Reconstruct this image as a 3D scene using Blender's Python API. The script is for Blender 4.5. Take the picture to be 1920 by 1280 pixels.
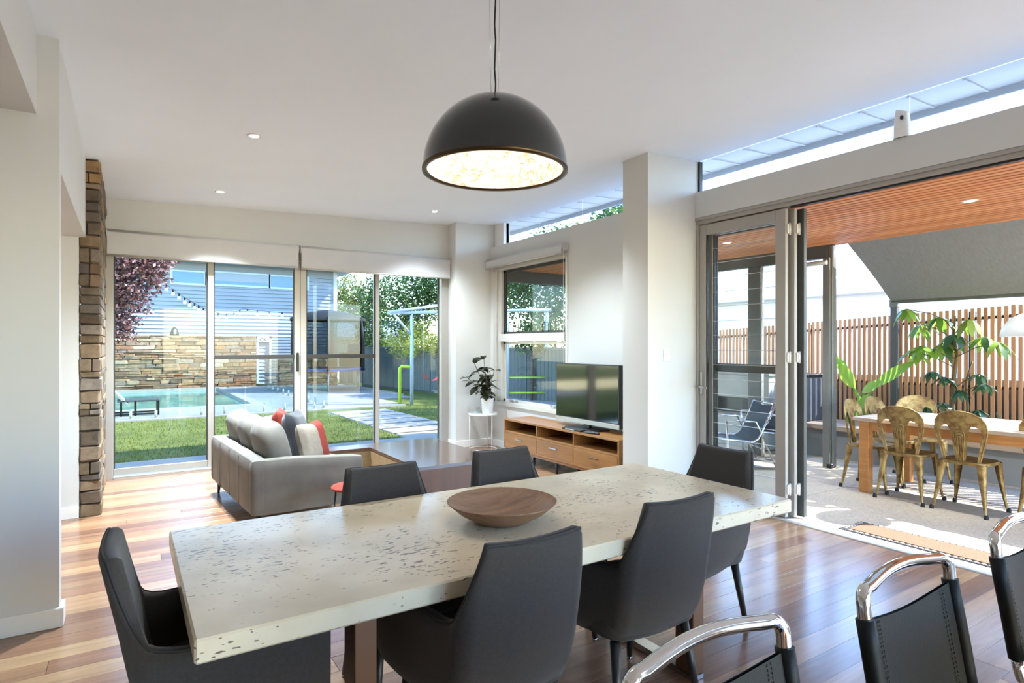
import bpy, math, random
from mathutils import Vector, Matrix
for _o in list(bpy.data.objects): bpy.data.objects.remove(_o)
SC = bpy.context.scene
COL = SC.collection
R = math.radians
# ------------------------------------------------------------------ camera
cam_d = bpy.data.cameras.new('camera'); cam = bpy.data.objects.new('camera', cam_d); COL.objects.link(cam)
cam.location = (0, 0, 1.45); cam.rotation_euler = (R(90), 0, R(-32.82))
cam_d.sensor_width = 36; cam_d.lens = 36*1120.43/1920; cam_d.shift_y = 7.3/1920; cam_d.clip_end = 400; cam_d.clip_start = .02
SC.camera = cam
# ------------------------------------------------------------------ sky, sun, exposure
SUN_DIR = Vector((-.95, .5, -1.0)).normalized()
W = bpy.data.worlds.new('sky'); SC.world = W; W.use_nodes = True
wn = W.node_tree; wn.nodes.clear()
sky = wn.nodes.new('ShaderNodeTexSky'); sky.sky_type = 'NISHITA'; sky.sun_disc = False
sky.sun_elevation = math.asin(-SUN_DIR.z); sky.sun_rotation = math.atan2(-SUN_DIR.x, -SUN_DIR.y); sky.altitude = 20
sky.air_density = 1.0; sky.dust_density = .05; sky.ozone_density = 2.5
bg = wn.nodes.new('ShaderNodeBackground'); bg.inputs['Strength'].default_value = .36
hs = wn.nodes.new('ShaderNodeHueSaturation'); hs.inputs['Saturation'].default_value = 1.05
wo = wn.nodes.new('ShaderNodeOutputWorld')
wn.links.new(sky.outputs[0], hs.inputs['Color']); wn.links.new(hs.outputs[0], bg.inputs[0]); wn.links.new(bg.outputs[0], wo.inputs[0])
sl = bpy.data.lights.new('sun', 'SUN'); sl.energy = 3.7; sl.angle = R(.6); sl.color = (1, .97, .93)
so = bpy.data.objects.new('sun', sl); COL.objects.link(so); so.rotation_euler = SUN_DIR.to_track_quat('-Z', 'Y').to_euler(); so.location = (12, -8, 14)
SC.view_settings.view_transform = 'Standard'; SC.view_settings.look = 'None'; SC.view_settings.gamma = 1
SC.view_settings.use_curve_mapping = False; SC.view_settings.exposure = 2.65
SC.cycles.max_bounces = 12; SC.cycles.diffuse_bounces = 6; SC.cycles.transparent_max_bounces = 16
# ------------------------------------------------------------------ mesh helpers
class MB:
    def __init__(s): s.v = []; s.f = []; s.s = []
    def add(s, vs, fs, smooth=False):
        o = len(s.v); s.v += [tuple(p) for p in vs]
        for f in fs: s.f.append(tuple(i+o for i in f)); s.s.append(smooth)
        return s
    def box(s, x0, y0, z0, x1, y1, z1, b=0):
        lo = (min(x0,x1), min(y0,y1), min(z0,z1)); hi = (max(x0,x1), max(y0,y1), max(z0,z1))
        if b <= 0:
            vs = [(x,y,z) for x in (lo[0],hi[0]) for y in (lo[1],hi[1]) for z in (lo[2],hi[2])]
            return s.add(vs, [(0,1,3,2),(4,6,7,5),(0,4,5,1),(2,3,7,6),(0,2,6,4),(1,5,7,3)])
        b = min(b, .49*min(hi[i]-lo[i] for i in range(3)))
        vs = []; idx = {}
        for sx in (0,1):
            for sy in (0,1):
                for sz in (0,1):
                    c = (sx,sy,sz)
                    for a in range(3):
                        p = []
                        for i in range(3):
                            e = hi[i] if c[i] else lo[i]
                            p.append(e if i == a else e+(-b if c[i] else b))
                        idx[c,a] = len(vs); vs.append(tuple(p))
        fs = []
        for a in range(3):
            o = [i for i in range(3) if i != a]
            for sd in (0,1):
                q = []
                for (p1,p2) in ((0,0),(1,0),(1,1),(0,1)):
                    c = [0,0,0]; c[a] = sd; c[o[0]] = p1; c[o[1]] = p2; q.append(idx[tuple(c),a])
                fs.append(q)
            for p1 in (0,1):
                for p2 in (0,1):
                    c0 = [0,0,0]; c0[o[0]] = p1; c0[o[1]] = p2; c1 = list(c0); c1[a] = 1
                    fs.append([idx[tuple(c0),o[0]], idx[tuple(c1),o[0]], idx[tuple(c1),o[1]], idx[tuple(c0),o[1]]])
        for sx in (0,1):
            for sy in (0,1):
                for sz in (0,1): fs.append([idx[(sx,sy,sz),a] for a in range(3)])
        cen = Vector([(lo[i]+hi[i])/2 for i in range(3)])
        out = []
        for f in fs:
            P = [Vector(vs[i]) for i in f]; n = (P[1]-P[0]).cross(P[2]-P[0])
            out.append(f if n.dot(sum(P, Vector())/len(P)-cen) > 0 else f[::-1])
        return s.add(vs, out)
    def tf(s, M, start=0):
        s.v[start:] = [tuple(M @ Vector(p)) for p in s.v[start:]]; return s
    def tube(s, pts, r, n=8, cap=True, closed=False):
        P = [Vector(p) for p in pts]; m = len(P); rr = r if isinstance(r, (list,tuple)) else [r]*m
        vs = []; fs = []; up = None
        for i in range(m):
            if closed: t = P[(i+1)%m]-P[i-1]
            else: t = P[min(i+1,m-1)]-P[max(i-1,0)]
            t = t.normalized() if t.length > 1e-9 else Vector((0,0,1))
            if up is None:
                up = Vector((0,0,1)) if abs(t.z) < .9 else Vector((1,0,0))
            up = (up-t*up.dot(t)); up = up.normalized() if up.length > 1e-6 else Vector((1,0,0))
            w = t.cross(up)
            k = 1.0
            if 0 < i < m-1:
                c = (P[i]-P[i-1]).normalized().dot((P[i+1]-P[i]).normalized()); k = min(1.45, 1/max(.3, math.sqrt((1+max(-.9,c))/2)))
            for j in range(n):
                a = 2*math.pi*j/n; vs.append(P[i]+(up*math.cos(a)+w*math.sin(a))*rr[i]*(k if k<1.1 else 1.05))
        for i in range(m if closed else m-1):
            for j in range(n):
                a = i*n+j; b = i*n+(j+1)%n; c = ((i+1)%m)*n+(j+1)%n; d = ((i+1)%m)*n+j
                fs.append((a,d,c,b))
        s.add(vs, fs, True)
        if cap and not closed:
            o = len(s.v)-len(vs)
            s.f.append(tuple(o+j for j in range(n))); s.s.append(False)
            s.f.append(tuple(o+(m-1)*n+j for j in range(n))[::-1]); s.s.append(False)
        return s
    def cyl(s, p0, p1, r0, r1=None, n=12): return s.tube([p0,p1], [r0, r0 if r1 is None else r1], n)
    def lathe(s, prof, n=24, c=(0,0,0), smooth=True, cap=False):
        vs = []; fs = []
        for (r,z) in prof:
            for j in range(n):
                a = 2*math.pi*j/n; vs.append((c[0]+r*math.cos(a), c[1]+r*math.sin(a), c[2]+z))
        for i in range(len(prof)-1):
            for j in range(n):
                a = i*n+j; b = i*n+(j+1)%n; fs.append((a,b,b+n,a+n))
        s.add(vs, fs, smooth)
        o = len(s.v)-len(vs)
        if cap and prof[0][0] > 1e-6: s.f.append(tuple(o+j for j in range(n))[::-1]); s.s.append(False)
        if cap and prof[-1][0] > 1e-6: s.f.append(tuple(o+(len(prof)-1)*n+j for j in range(n))); s.s.append(False)
        return s
    def grid(s, fn, nu, nv, cu=False, smooth=True, flip=False):
        vs = [fn(i/nu, j/nv) for i in range(nu+(0 if cu else 1)) for j in range(nv+1)]
        w = nv+1; m = nu+(0 if cu else 1); fs = []
        for i in range(nu):
            for j in range(nv):
                a = i*w+j; b = ((i+1)%m)*w+j; q = (a,b,b+1,a+1); fs.append(q[::-1] if flip else q)
        return s.add(vs, fs, smooth)
    def prism(s, poly, z0, z1, axis='z'):
        n = len(poly)
        def P(a,b,z): return {'z':(a,b,z),'y':(a,z,b),'x':(z,a,b)}[axis]
        vs = [P(a,b,z0) for a,b in poly]+[P(a,b,z1) for a,b in poly]
        fs = [tuple(range(n))[::-1], tuple(range(n,2*n))]+[(i,(i+1)%n,n+(i+1)%n,n+i) for i in range(n)]
        return s.add(vs, fs)
    def ball(s, c, r, n=12, m=8):
        rx,ry,rz = r if isinstance(r,(tuple,list)) else (r,r,r)
        return s.grid(lambda u,v: (c[0]+rx*math.cos(2*math.pi*u)*math.sin(math.pi*v), c[1]+ry*math.sin(2*math.pi*u)*math.sin(math.pi*v), c[2]-rz*math.cos(math.pi*v)), n, m, cu=True)
    def leaf(s, p, d, up, L, w, fold=.15, n=4, droop=0):
        d = Vector(d).normalized(); up = Vector(up); side = d.cross(up)
        side = side.normalized() if side.length > 1e-5 else Vector((1,0,0)); up = side.cross(d)
        p = Vector(p); vs = []; fs = []
        for i in range(n+1):
            t = i/n; ww = w*.5*math.sin(math.pi*min(1,(t*.94+.03)))**.8
            c = p+d*L*t-up*droop*L*t*t
            vs += [c-side*ww+up*fold*ww, c, c+side*ww+up*fold*ww]
        for i in range(n):
            a = 3*i; fs += [(a,a+1,a+4,a+3),(a+1,a+2,a+5,a+4)]
        return s.add(vs, fs, True)
    def mesh(s, name, mat, fixn=False):
        me = bpy.data.meshes.new(name); me.from_pydata(s.v, [], s.f); me.polygons.foreach_set('use_smooth', s.s)
        if mat: me.materials.append(mat)
        me.update()
        return me
    def obj(s, name, mat, parent=None, loc=None, rot=None):
        o = bpy.data.objects.new(name, s.mesh(name, mat)); COL.objects.link(o)
        if parent: o.parent = parent
        if loc: o.location = loc
        if rot: o.rotation_euler = rot
        return o
def tag(o, label=None, cat=None, group=None, kind=None):
    if label: o['label'] = label
    if cat: o['category'] = cat
    if group: o['group'] = group
    if kind: o['kind'] = kind
    return o
def thing(name, label, cat, loc=(0,0,0), rz=0, group=None, kind=None):
    o = bpy.data.objects.new(name, None); COL.objects.link(o); o.location = loc; o.rotation_euler = (0,0,rz); o.empty_display_size = .1
    return tag(o, label, cat, group, kind)
def inst(me, name, parent=None, loc=(0,0,0), rot=(0,0,0), sc=(1,1,1)):
    o = bpy.data.objects.new(name, me); COL.objects.link(o); o.parent = parent; o.location = loc; o.rotation_euler = rot; o.scale = sc
    return o
KIDS = {}
def copy_tree(o, parent=None):
    c = o.copy(); COL.objects.link(c); c.parent = parent
    for ch in [k for k in bpy.data.objects if k.parent == o]: copy_tree(ch, c)
    return c
def dup(o, loc, rz, label=None, group=None):
    c = copy_tree(o); c.location = loc; c.rotation_euler = (0,0,rz)
    return tag(c, label, None, group)
def sm(t): t = max(0., min(1., t)); return t*t*(3-2*t)
def lerp(a, b, t): return a+(b-a)*t
def interp(tab, x):
    for (a,b),(c,d) in zip(tab, tab[1:]):
        if x <= c: return b+(d-b)*max(0,(x-a))/(c-a) if c > a else d
    return tab[-1][1]
# ------------------------------------------------------------------ materials
def lin(c): return tuple(((x/255)/12.92 if x <= 10 else ((x/255+.055)/1.055)**2.4) for x in c)
def nmat(name):
    m = bpy.data.materials.new(name); m.use_nodes = True; nt = m.node_tree; b = nt.nodes['Principled BSDF']
    return m, nt, b
def N(nt, t, **kw):
    n = nt.nodes.new(t)
    for k, v in kw.items():
        if hasattr(n, k): setattr(n, k, v)
        else: n.inputs[k].default_value = v
    return n
def ramp(nt, src, stops):
    r = nt.nodes.new('ShaderNodeValToRGB'); e = r.color_ramp.elements
    while len(e) < len(stops): e.new(.5)
    for el, (p, c) in zip(e, stops): el.position = p; el.color = (*c, 1)
    nt.links.new(src, r.inputs[0]); return r.outputs[0]
def coords(nt, scale=(1,1,1), out='Object', rnd=0):
    tc = nt.nodes.new('ShaderNodeTexCoord'); mp = nt.nodes.new('ShaderNodeMapping'); mp.inputs['Scale'].default_value = scale
    nt.links.new(tc.outputs[out], mp.inputs['Vector'])
    if rnd:
        oi = nt.nodes.new('ShaderNodeObjectInfo'); ml = nt.nodes.new('ShaderNodeMath'); ml.operation = 'MULTIPLY'; ml.inputs[1].default_value = rnd
        nt.links.new(oi.outputs['Random'], ml.inputs[0]); nt.links.new(ml.outputs[0], mp.inputs['Location'])
    return mp.outputs[0]
def rnd_val(nt):
    oi = nt.nodes.new('ShaderNodeObjectInfo'); g = nt.nodes.new('ShaderNodeNewGeometry')
    a = nt.nodes.new('ShaderNodeMath'); a.operation = 'ADD'; f = nt.nodes.new('ShaderNodeMath'); f.operation = 'FRACT'
    nt.links.new(oi.outputs['Random'], a.inputs[0]); nt.links.new(g.outputs['Random Per Island'], a.inputs[1]); nt.links.new(a.outputs[0], f.inputs[0])
    return f.outputs[0]
def mixc(nt, a, b, fac, mode='MIX'):
    m = nt.nodes.new('ShaderNodeMix'); m.data_type = 'RGBA'; m.blend_type = mode
    for sck, v in ((m.inputs[6], a), (m.inputs[7], b), (m.inputs[0], fac)):
        if hasattr(v, 'links') or hasattr(v, 'is_output'): nt.links.new(v, sck)
        else: sck.default_value = v if not isinstance(v, tuple) else (*v[:3], 1)
    return m.outputs[2]
def bump(nt, b, src, strength=.2, dist=.01):
    bp = nt.nodes.new('ShaderNodeBump'); bp.inputs['Strength'].default_value = strength; bp.inputs['Distance'].default_value = dist
    nt.links.new(src, bp.inputs['Height']); nt.links.new(bp.outputs[0], b.inputs['Normal'])
def mat(name, col, rough=.5, metal=0, var=.08, vscale=6, bs=0, bscale=60, sheen=0, coat=0, spec=.5, emit=0, stretch=(1,1,1)):
    m, nt, b = nmat(name); c = lin(col)
    b.inputs['Roughness'].default_value = rough; b.inputs['Metallic'].default_value = metal; b.inputs['Specular IOR Level'].default_value = spec
    co = coords(nt, stretch); nz = N(nt, 'ShaderNodeTexNoise', Scale=vscale, Detail=4.0); nt.links.new(co, nz.inputs['Vector'])
    lo = tuple(x*(1-var) for x in c); hi = tuple(min(1, x*(1+var)) for x in c)
    nt.links.new(ramp(nt, nz.outputs[0], [(.3,lo),(.7,hi)]), b.inputs['Base Color'])
    if bs:
        n2 = N(nt, 'ShaderNodeTexNoise', Scale=bscale, Detail=3.0); nt.links.new(co, n2.inputs['Vector']); bump(nt, b, n2.outputs[0], bs, .004)
    if sheen: b.inputs['Sheen Weight'].default_value = sheen
    if coat: b.inputs['Coat Weight'].default_value = coat; b.inputs['Coat Roughness'].default_value = .08
    if emit: b.inputs['Emission Color'].default_value = (*c,1); b.inputs['Emission Strength'].default_value = emit
    return m
def wood(name, cols, rough=.4, axis='x', scale=1, grain=1, coat=0, rnd=True, bs=.05):
    m, nt, b = nmat(name); st = {'x':(.6,9,9),'y':(9,.6,9),'z':(9,9,.6)}[axis]
    co = coords(nt, tuple(x*scale for x in st), rnd=37 if rnd else 0)
    nz = N(nt, 'ShaderNodeTexNoise', Scale=2.2, Detail=6.0, Roughness=.6, Distortion=.6); nt.links.new(co, nz.inputs['Vector'])
    fine = N(nt, 'ShaderNodeTexNoise', Scale=14.0, Detail=3.0); nt.links.new(co, fine.inputs['Vector'])
    C = [lin(c) for c in cols]
    if rnd:
        base = ramp(nt, rnd_val(nt), [(i/(len(C)-1 or 1), c) for i, c in enumerate(C)])
    else: base = C[len(C)//2]
    g1 = ramp(nt, nz.outputs[0], [(.3,(1-.32*grain,)*3),(.7,(1+.12*grain,)*3)])
    g2 = ramp(nt, fine.outputs[0], [(.3,(1-.14*grain,)*3),(.7,(1,1,1))])
    c = mixc(nt, base, g1, 1.0, 'MULTIPLY'); c = mixc(nt, c, g2, 1.0, 'MULTIPLY')
    nt.links.new(c, b.inputs['Base Color']); b.inputs['Roughness'].default_value = rough
    if coat: b.inputs['Coat Weight'].default_value = coat; b.inputs['Coat Roughness'].default_value = .1
    bump(nt, b, nz.outputs[0], bs, .004)
    return m
def glassm(name, tint=(.93,.96,.95), refl=1.0):
    m = bpy.data.materials.new(name); m.use_nodes = True; nt = m.node_tree; nt.nodes.clear()
    o = nt.nodes.new('ShaderNodeOutputMaterial'); mx = nt.nodes.new('ShaderNodeMixShader'); tr = nt.nodes.new('ShaderNodeBsdfTransparent'); gl = nt.nodes.new('ShaderNodeBsdfGlossy')
    tr.inputs[0].default_value = (*tint,1); gl.inputs['Roughness'].default_value = .01; gl.inputs[0].default_value = (.9,.95,.95,1)
    fr = nt.nodes.new('ShaderNodeLayerWeight'); fr.inputs['Blend'].default_value = .5
    pw = nt.nodes.new('ShaderNodeMath'); pw.operation = 'POWER'; pw.inputs[1].default_value = 4.5; ml = nt.nodes.new('ShaderNodeMath'); ml.operation = 'MULTIPLY_ADD'; ml.inputs[1].default_value = refl*.85; ml.inputs[2].default_value = refl*.028
    nt.links.new(fr.outputs['Facing'], pw.inputs[0]); nt.links.new(pw.outputs[0], ml.inputs[0]); nt.links.new(ml.outputs[0], mx.inputs[0]); nt.links.new(tr.outputs[0], mx.inputs[1]); nt.links.new(gl.outputs[0], mx.inputs[2]); nt.links.new(mx.outputs[0], o.inputs[0])
    return m
def leafm(name, cols, rough=.45, trans=.35, out='island'):
    m, nt, b = nmat(name); C = [lin(c) for c in cols]
    base = ramp(nt, rnd_val(nt), [(i/(len(C)-1), c) for i, c in enumerate(C)])
    nt.links.new(base, b.inputs['Base Color']); b.inputs['Roughness'].default_value = rough
    tl = nt.nodes.new('ShaderNodeBsdfTranslucent'); nt.links.new(base, tl.inputs[0]); mx = nt.nodes.new('ShaderNodeMixShader'); mx.inputs[0].default_value = trans
    o = nt.nodes['Material Output']; nt.links.new(b.outputs[0], mx.inputs[1]); nt.links.new(tl.outputs[0], mx.inputs[2]); nt.links.new(mx.outputs[0], o.inputs[0])
    return m
def stonem(name, cols):
    m, nt, b = nmat(name); C = [lin(c) for c in cols]
    base = ramp(nt, rnd_val(nt), [(i/(len(C)-1), c) for i, c in enumerate(C)])
    tc = nt.nodes.new('ShaderNodeNewGeometry')
    nz = N(nt, 'ShaderNodeTexNoise', Scale=9.0, Detail=6.0, Roughness=.65); nt.links.new(tc.outputs['Position'], nz.inputs['Vector'])
    g = ramp(nt, nz.outputs[0], [(.3,(.55,.55,.56)),(.72,(1.15,1.12,1.08))])
    nt.links.new(mixc(nt, base, g, 1.0, 'MULTIPLY'), b.inputs['Base Color']); b.inputs['Roughness'].default_value = .85
    bump(nt, b, nz.outputs[0], .6, .02)
    return m
def emitm(name, col, s):
    m, nt, b = nmat(name); c = lin(col); b.inputs['Base Color'].default_value = (*c,1); b.inputs['Emission Color'].default_value = (*c,1); b.inputs['Emission Strength'].default_value = s
    return m
m_wall = mat('wall_paint', (210,210,207), .75, var=.015, vscale=2, bs=.02, bscale=180)
m_ceil = mat('ceiling_paint', (234,244,254), .8, var=.01, vscale=2)
m_trim = mat('trim_enamel', (232,231,228), .35, var=.01)
m_alu = mat('grey_aluminium', (168,164,158), .42, .35, var=.03, vscale=3)
m_alud = mat('shadow_grey_gasket', (52,50,48), .5, .2, var=.05)
m_alul = mat('pale_aluminium', (205,202,196), .4, .3, var=.03)
m_glass = glassm('darkened_glass', (.46,.48,.465), .7)  # tint darkened to lower the garden's brightness seen from the room
m_glassc = glassm('high_window_glass', (.93,.95,.95), .8)
m_louvre = glassm('louvre_glass', (.97,.98,.98), .25)
m_glassh = glassm('tinted_high_glass', (.56,.61,.66), .5)
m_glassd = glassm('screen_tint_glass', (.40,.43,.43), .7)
m_glassv = glassm('drinking_glass', (.88,.93,.93), 1.6)
m_poolglass = glassm('fence_glass', (.90,.95,.94), .7)
m_floor = wood('floor_timber', [(128,92,72),(152,112,86),(170,130,98),(184,146,110),(138,102,82),(160,118,92),(192,158,120)], .26, 'x', 1, 1, coat=.3, bs=.02)
m_floor.node_tree.nodes['Principled BSDF'].inputs['Coat Roughness'].default_value = .16
m_subfloor = mat('dark_joint_filler', (52,34,24), .8)
m_stone = stonem('ledge_stone', [(120,98,72),(96,90,84),(150,128,98),(86,70,52),(132,120,108),(164,132,92),(110,100,92)])
m_mortar = mat('stone_mortar', (66,58,50), .95, var=.15)
m_stoneout = stonem('garden_ledge_stone', [(168,118,76),(124,104,90),(186,150,108),(104,82,64),(172,132,94),(142,128,116),(160,102,62),(196,174,144),(150,120,92)])
def travertine():
    m, nt, b = nmat('travertine'); co = coords(nt, (1,1,1))
    big = N(nt, 'ShaderNodeTexNoise', Scale=2.6, Detail=5.0); nt.links.new(co, big.inputs['Vector'])
    c1 = ramp(nt, big.outputs[0], [(.3,lin((190,174,142))),(.55,lin((217,203,174))),(.75,lin((225,214,188)))])
    co2 = coords(nt, (.55,1.6,1.6)); pit = N(nt, 'ShaderNodeTexNoise', Scale=62.0, Detail=2.0, Roughness=.45); nt.links.new(co2, pit.inputs['Vector'])
    msk = N(nt, 'ShaderNodeTexNoise', Scale=3.4, Detail=2.0); nt.links.new(co, msk.inputs['Vector'])
    ad = N(nt, 'ShaderNodeMath', operation='MULTIPLY_ADD'); nt.links.new(msk.outputs[0], ad.inputs[0]); ad.inputs[1].default_value = .42; nt.links.new(pit.outputs[0], ad.inputs[2])
    pm = ramp(nt, ad.outputs[0], [(.878,(0,0,0)),(.905,(1,1,1))])
    rgb = nt.nodes.new('ShaderNodeSeparateColor'); nt.links.new(pm, rgb.inputs[0])
    col = mixc(nt, c1, lin((112,98,78)), rgb.outputs[0]); nt.links.new(col, b.inputs['Base Color'])
    b.inputs['Roughness'].default_value = .3; b.inputs['Coat Weight'].default_value = .25; b.inputs['Coat Roughness'].default_value = .14
    inv = N(nt, 'ShaderNodeMath', operation='SUBTRACT'); inv.inputs[0].default_value = 1; nt.links.new(rgb.outputs[0], inv.inputs[1]); bump(nt, b, inv.outputs[0], .5, .004)
    return m
m_trav = travertine()
m_bronze = mat('brushed_bronze_steel', (112,82,60), .38, .75, var=.08)
m_char = mat('charcoal_weave', (52,47,43), .9, var=.16, vscale=120, bs=.25, bscale=420, sheen=.15)
m_pipe = mat('charcoal_piping', (40,39,39), .8)
m_blackleg = mat('black_leg_lacquer', (34,33,33), .4, var=.05)
m_steel = mat('polished_steel', (190,190,188), .18, 1)
m_chrome = mat('mirror_chrome', (214,212,208), .07, 1, var=.02)
m_leather = mat('black_leather', (10,13,11), .55, var=.12, vscale=14, bs=.15, bscale=160, spec=.25)
m_stitch = mat('leather_stitching', (60,62,50), .7)
m_sofa = mat('grey_velvet', (114,110,102), .85, var=.2, vscale=4.5, bs=.12, bscale=90, sheen=.08)
m_navy = mat('navy_velvet', (16,23,33), .8, var=.2, vscale=5, sheen=.3)
m_rust = mat('rust_cotton', (140,48,34), .85, var=.15, vscale=8)
m_cream = mat('cream_linen', (152,140,126), .9, var=.1, vscale=30)
m_tvcab = wood('cabinet_timber', [(160,110,60),(168,118,66),(152,102,54)], .38, 'y', 1, .9)
m_cabdark = wood('cabinet_inner_timber', [(128,86,48),(120,80,44)], .6, 'y', 1, .7)
m_coffee = wood('walnut_veneer', [(82,44,22),(90,50,25)], .4, 'z', .7, .9)
m_coffeetop = wood('walnut_top', [(84,60,48),(90,64,52)], .16, 'y', .8, .7, coat=.6)
m_coffeein = wood('pale_inner_veneer', [(128,104,72),(134,108,76)], .5, 'x', .7, .6)
m_bowl = wood('bowl_timber', [(146,112,86),(152,118,92)], .55, 'x', 1.4, 1.2)
m_white = mat('white_enamel', (238,237,234), .4, var=.01)
m_pot = mat('white_ceramic', (240,240,238), .25, var=.01)
m_rubber = leafm('rubber_leaf', [(38,46,34),(56,62,46),(70,72,50),(44,54,40)], .25, .12)
m_stem = mat('plant_stem', (104,88,58), .8)
m_soil = mat('potting_soil', (44,34,26), .95, var=.3, vscale=40)
m_black = mat('black_plastic', (20,20,21), .35, var=.05)
m_screen = mat('tv_screen', (10,12,12), .06, 0, var=.02, coat=1)
m_silver = mat('silver_plastic', (176,176,172), .35, .4)
m_blind = mat('blind_fabric', (200,200,200), .85, var=.02, vscale=5)
m_shade = mat('pendant_gloss_black', (26,30,28), .16, .0, var=.1, coat=.6)
m_bronzeedge = mat('pendant_bronze_rim', (78,62,42), .3, .8)
def plaster():
    m, nt, b = nmat('pendant_plaster_relief'); co = coords(nt)
    v = N(nt, 'ShaderNodeTexNoise', Scale=20.0, Detail=5.0, Distortion=1.6); nt.links.new(co, v.inputs['Vector'])
    nt.links.new(ramp(nt, v.outputs[0], [(.36,lin((196,180,158))),(.5,lin((246,240,230)))]), b.inputs['Base Color']); b.inputs['Roughness'].default_value = .8
    bump(nt, b, v.outputs[0], .9, .03)
    return m
m_plaster = plaster()
m_lamp = emitm('lamp_glow', (255,236,206), 2.5)
m_dl = emitm('downlight_glow', (255,246,230), 9)
m_cedar = wood('cedar_batten', [(214,140,84),(226,154,98),(204,128,74),(232,166,110)], .5, 'y', 1, .9)
m_fence = wood('fence_slat_timber', [(184,132,90),(198,146,102),(172,120,80),(206,158,116),(178,130,94)], .7, 'z', 1, .8)
m_jarrah = wood('outdoor_table_timber', [(196,134,74),(186,124,66),(206,146,84)], .5, 'y', 1, .9)
m_tabletop = wood('weathered_table_top', [(176,156,136),(166,146,126),(184,166,146)], .6, 'y', 1, .6)
m_darksteel = mat('dark_grey_steel', (84,86,84), .5, .3, var=.05)
m_post = mat('galvanised_grey_post', (112,112,106), .5, .4, var=.08)
def rustm():
    m, nt, b = nmat('aged_brass_paint'); co = coords(nt)
    n = N(nt, 'ShaderNodeTexNoise', Scale=11.0, Detail=7.0, Roughness=.7); nt.links.new(co, n.inputs['Vector'])
    nt.links.new(ramp(nt, n.outputs[0], [(.32,lin((86,60,36))),(.46,lin((136,108,64))),(.6,lin((170,146,94))),(.75,lin((146,98,64)))]), b.inputs['Base Color'])
    b.inputs['Metallic'].default_value = .55; b.inputs['Roughness'].default_value = .5; bump(nt, b, n.outputs[0], .15, .004)
    return m
m_rustm = rustm()
m_rubbertip = mat('black_rubber', (24,24,24), .7)
def aggregate():
    m, nt, b = nmat('exposed_aggregate'); co = coords(nt)
    v = N(nt, 'ShaderNodeTexVoronoi', Scale=85.0); nt.links.new(co, v.inputs['Vector'])
    n = N(nt, 'ShaderNodeTexNoise', Scale=1.4, Detail=4.0); nt.links.new(co, n.inputs['Vector'])
    a = ramp(nt, v.outputs['Color'], [(0,lin((116,102,86))),(.5,lin((166,150,128))),(1,lin((190,176,156)))])
    c = mixc(nt, a, ramp(nt, n.outputs[0], [(.3,lin((152,143,136))),(.7,lin((182,166,142)))]), .55)
    nt.links.new(c, b.inputs['Base Color']); b.inputs['Roughness'].default_value = .75; bump(nt, b, v.outputs['Distance'], .15, .004)
    return m
m_aggr = aggregate()
m_concrete = mat('pale_concrete', (150,147,144), .85, var=.08, vscale=3, bs=.1, bscale=40)
m_coping = mat('limestone_coping', (160,154,146), .8, var=.07, vscale=4)
m_greywall = mat('grey_render', (126,128,128), .85, var=.06, vscale=3)
m_concdark = mat('raw_concrete', (156,158,152), .8, var=.1, vscale=3)
def grassm():
    m, nt, b = nmat('lawn_ground'); co = coords(nt)
    n = N(nt, 'ShaderNodeTexNoise', Scale=1.6, Detail=5.0); nt.links.new(co, n.inputs['Vector'])
    f = N(nt, 'ShaderNodeTexNoise', Scale=42.0, Detail=4.0, Roughness=.75); nt.links.new(co, f.inputs['Vector'])
    a = ramp(nt, n.outputs[0], [(.3,lin((88,100,34))),(.6,lin((120,128,52))),(.75,lin((142,140,72)))])
    g = ramp(nt, f.outputs[0], [(.3,(.35,.42,.3)),(.7,(1.2,1.2,1.1))])
    nt.links.new(mixc(nt, a, g, 1.0, 'MULTIPLY'), b.inputs['Base Color']); b.inputs['Roughness'].default_value = .9; bump(nt, b, f.outputs[0], .8, .03)
    return m
m_lawn = grassm()
m_blade = leafm('grass_blade', [(84,98,30),(114,126,46),(142,142,68),(98,112,38)], .6, .3)
def waterm():
    m, nt, b = nmat('pool_water'); co = coords(nt)
    n = N(nt, 'ShaderNodeTexNoise', Scale=3.0, Detail=3.0); nt.links.new(co, n.inputs['Vector'])
    nt.links.new(ramp(nt, n.outputs[0], [(.3,lin((44,128,120))),(.7,lin((96,176,162)))]), b.inputs['Base Color']); b.inputs['Roughness'].default_value = .05; bump(nt, b, n.outputs[0], .12, .05)
    return m
m_water = waterm()
m_board = mat('weatherboard_paint', (152,158,168), .6, var=.03, vscale=2)
m_boardw = mat('house_white_trim', (206,208,210), .5, var=.02)
m_gutter = mat('house_gutter', (150,160,172), .45, .2, var=.03)
m_blueglass = mat('house_window_glass', (40,112,150), .08, 0, var=.1, coat=.5)
m_roofm = mat('metal_roof', (180,184,188), .4, .3, var=.03)
m_sail = mat('shade_cloth', (130,134,134), .9, var=.08, vscale=16, bs=.2, bscale=120, stretch=(1,3,1))
m_roofgrey = mat('grey_roof_sheet', (138,142,146), .5, .2, var=.04)
m_sailedge = mat('shade_cloth_edge', (92,96,92), .8)
m_corr = mat('slate_metal_fence', (84,96,100), .5, .2, var=.06)
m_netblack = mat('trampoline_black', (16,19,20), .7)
m_blue = mat('trampoline_blue_pad', (24,72,140), .5)
m_lime = mat('lime_green_paint', (176,204,52), .45)
m_swing = mat('pale_blue_swing_paint', (168,186,204), .45, .1)
m_red = mat('red_swing_seat', (206,62,66), .5)
m_coir = mat('coir_mat', (106,80,58), .95, var=.2, vscale=60, bs=.6, bscale=140)
m_matblk = mat('mat_rubber_border', (40,42,46), .8)
m_bark = mat('tree_bark', (112,94,76), .9, var=.25, vscale=8, bs=.5, bscale=20)
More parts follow.
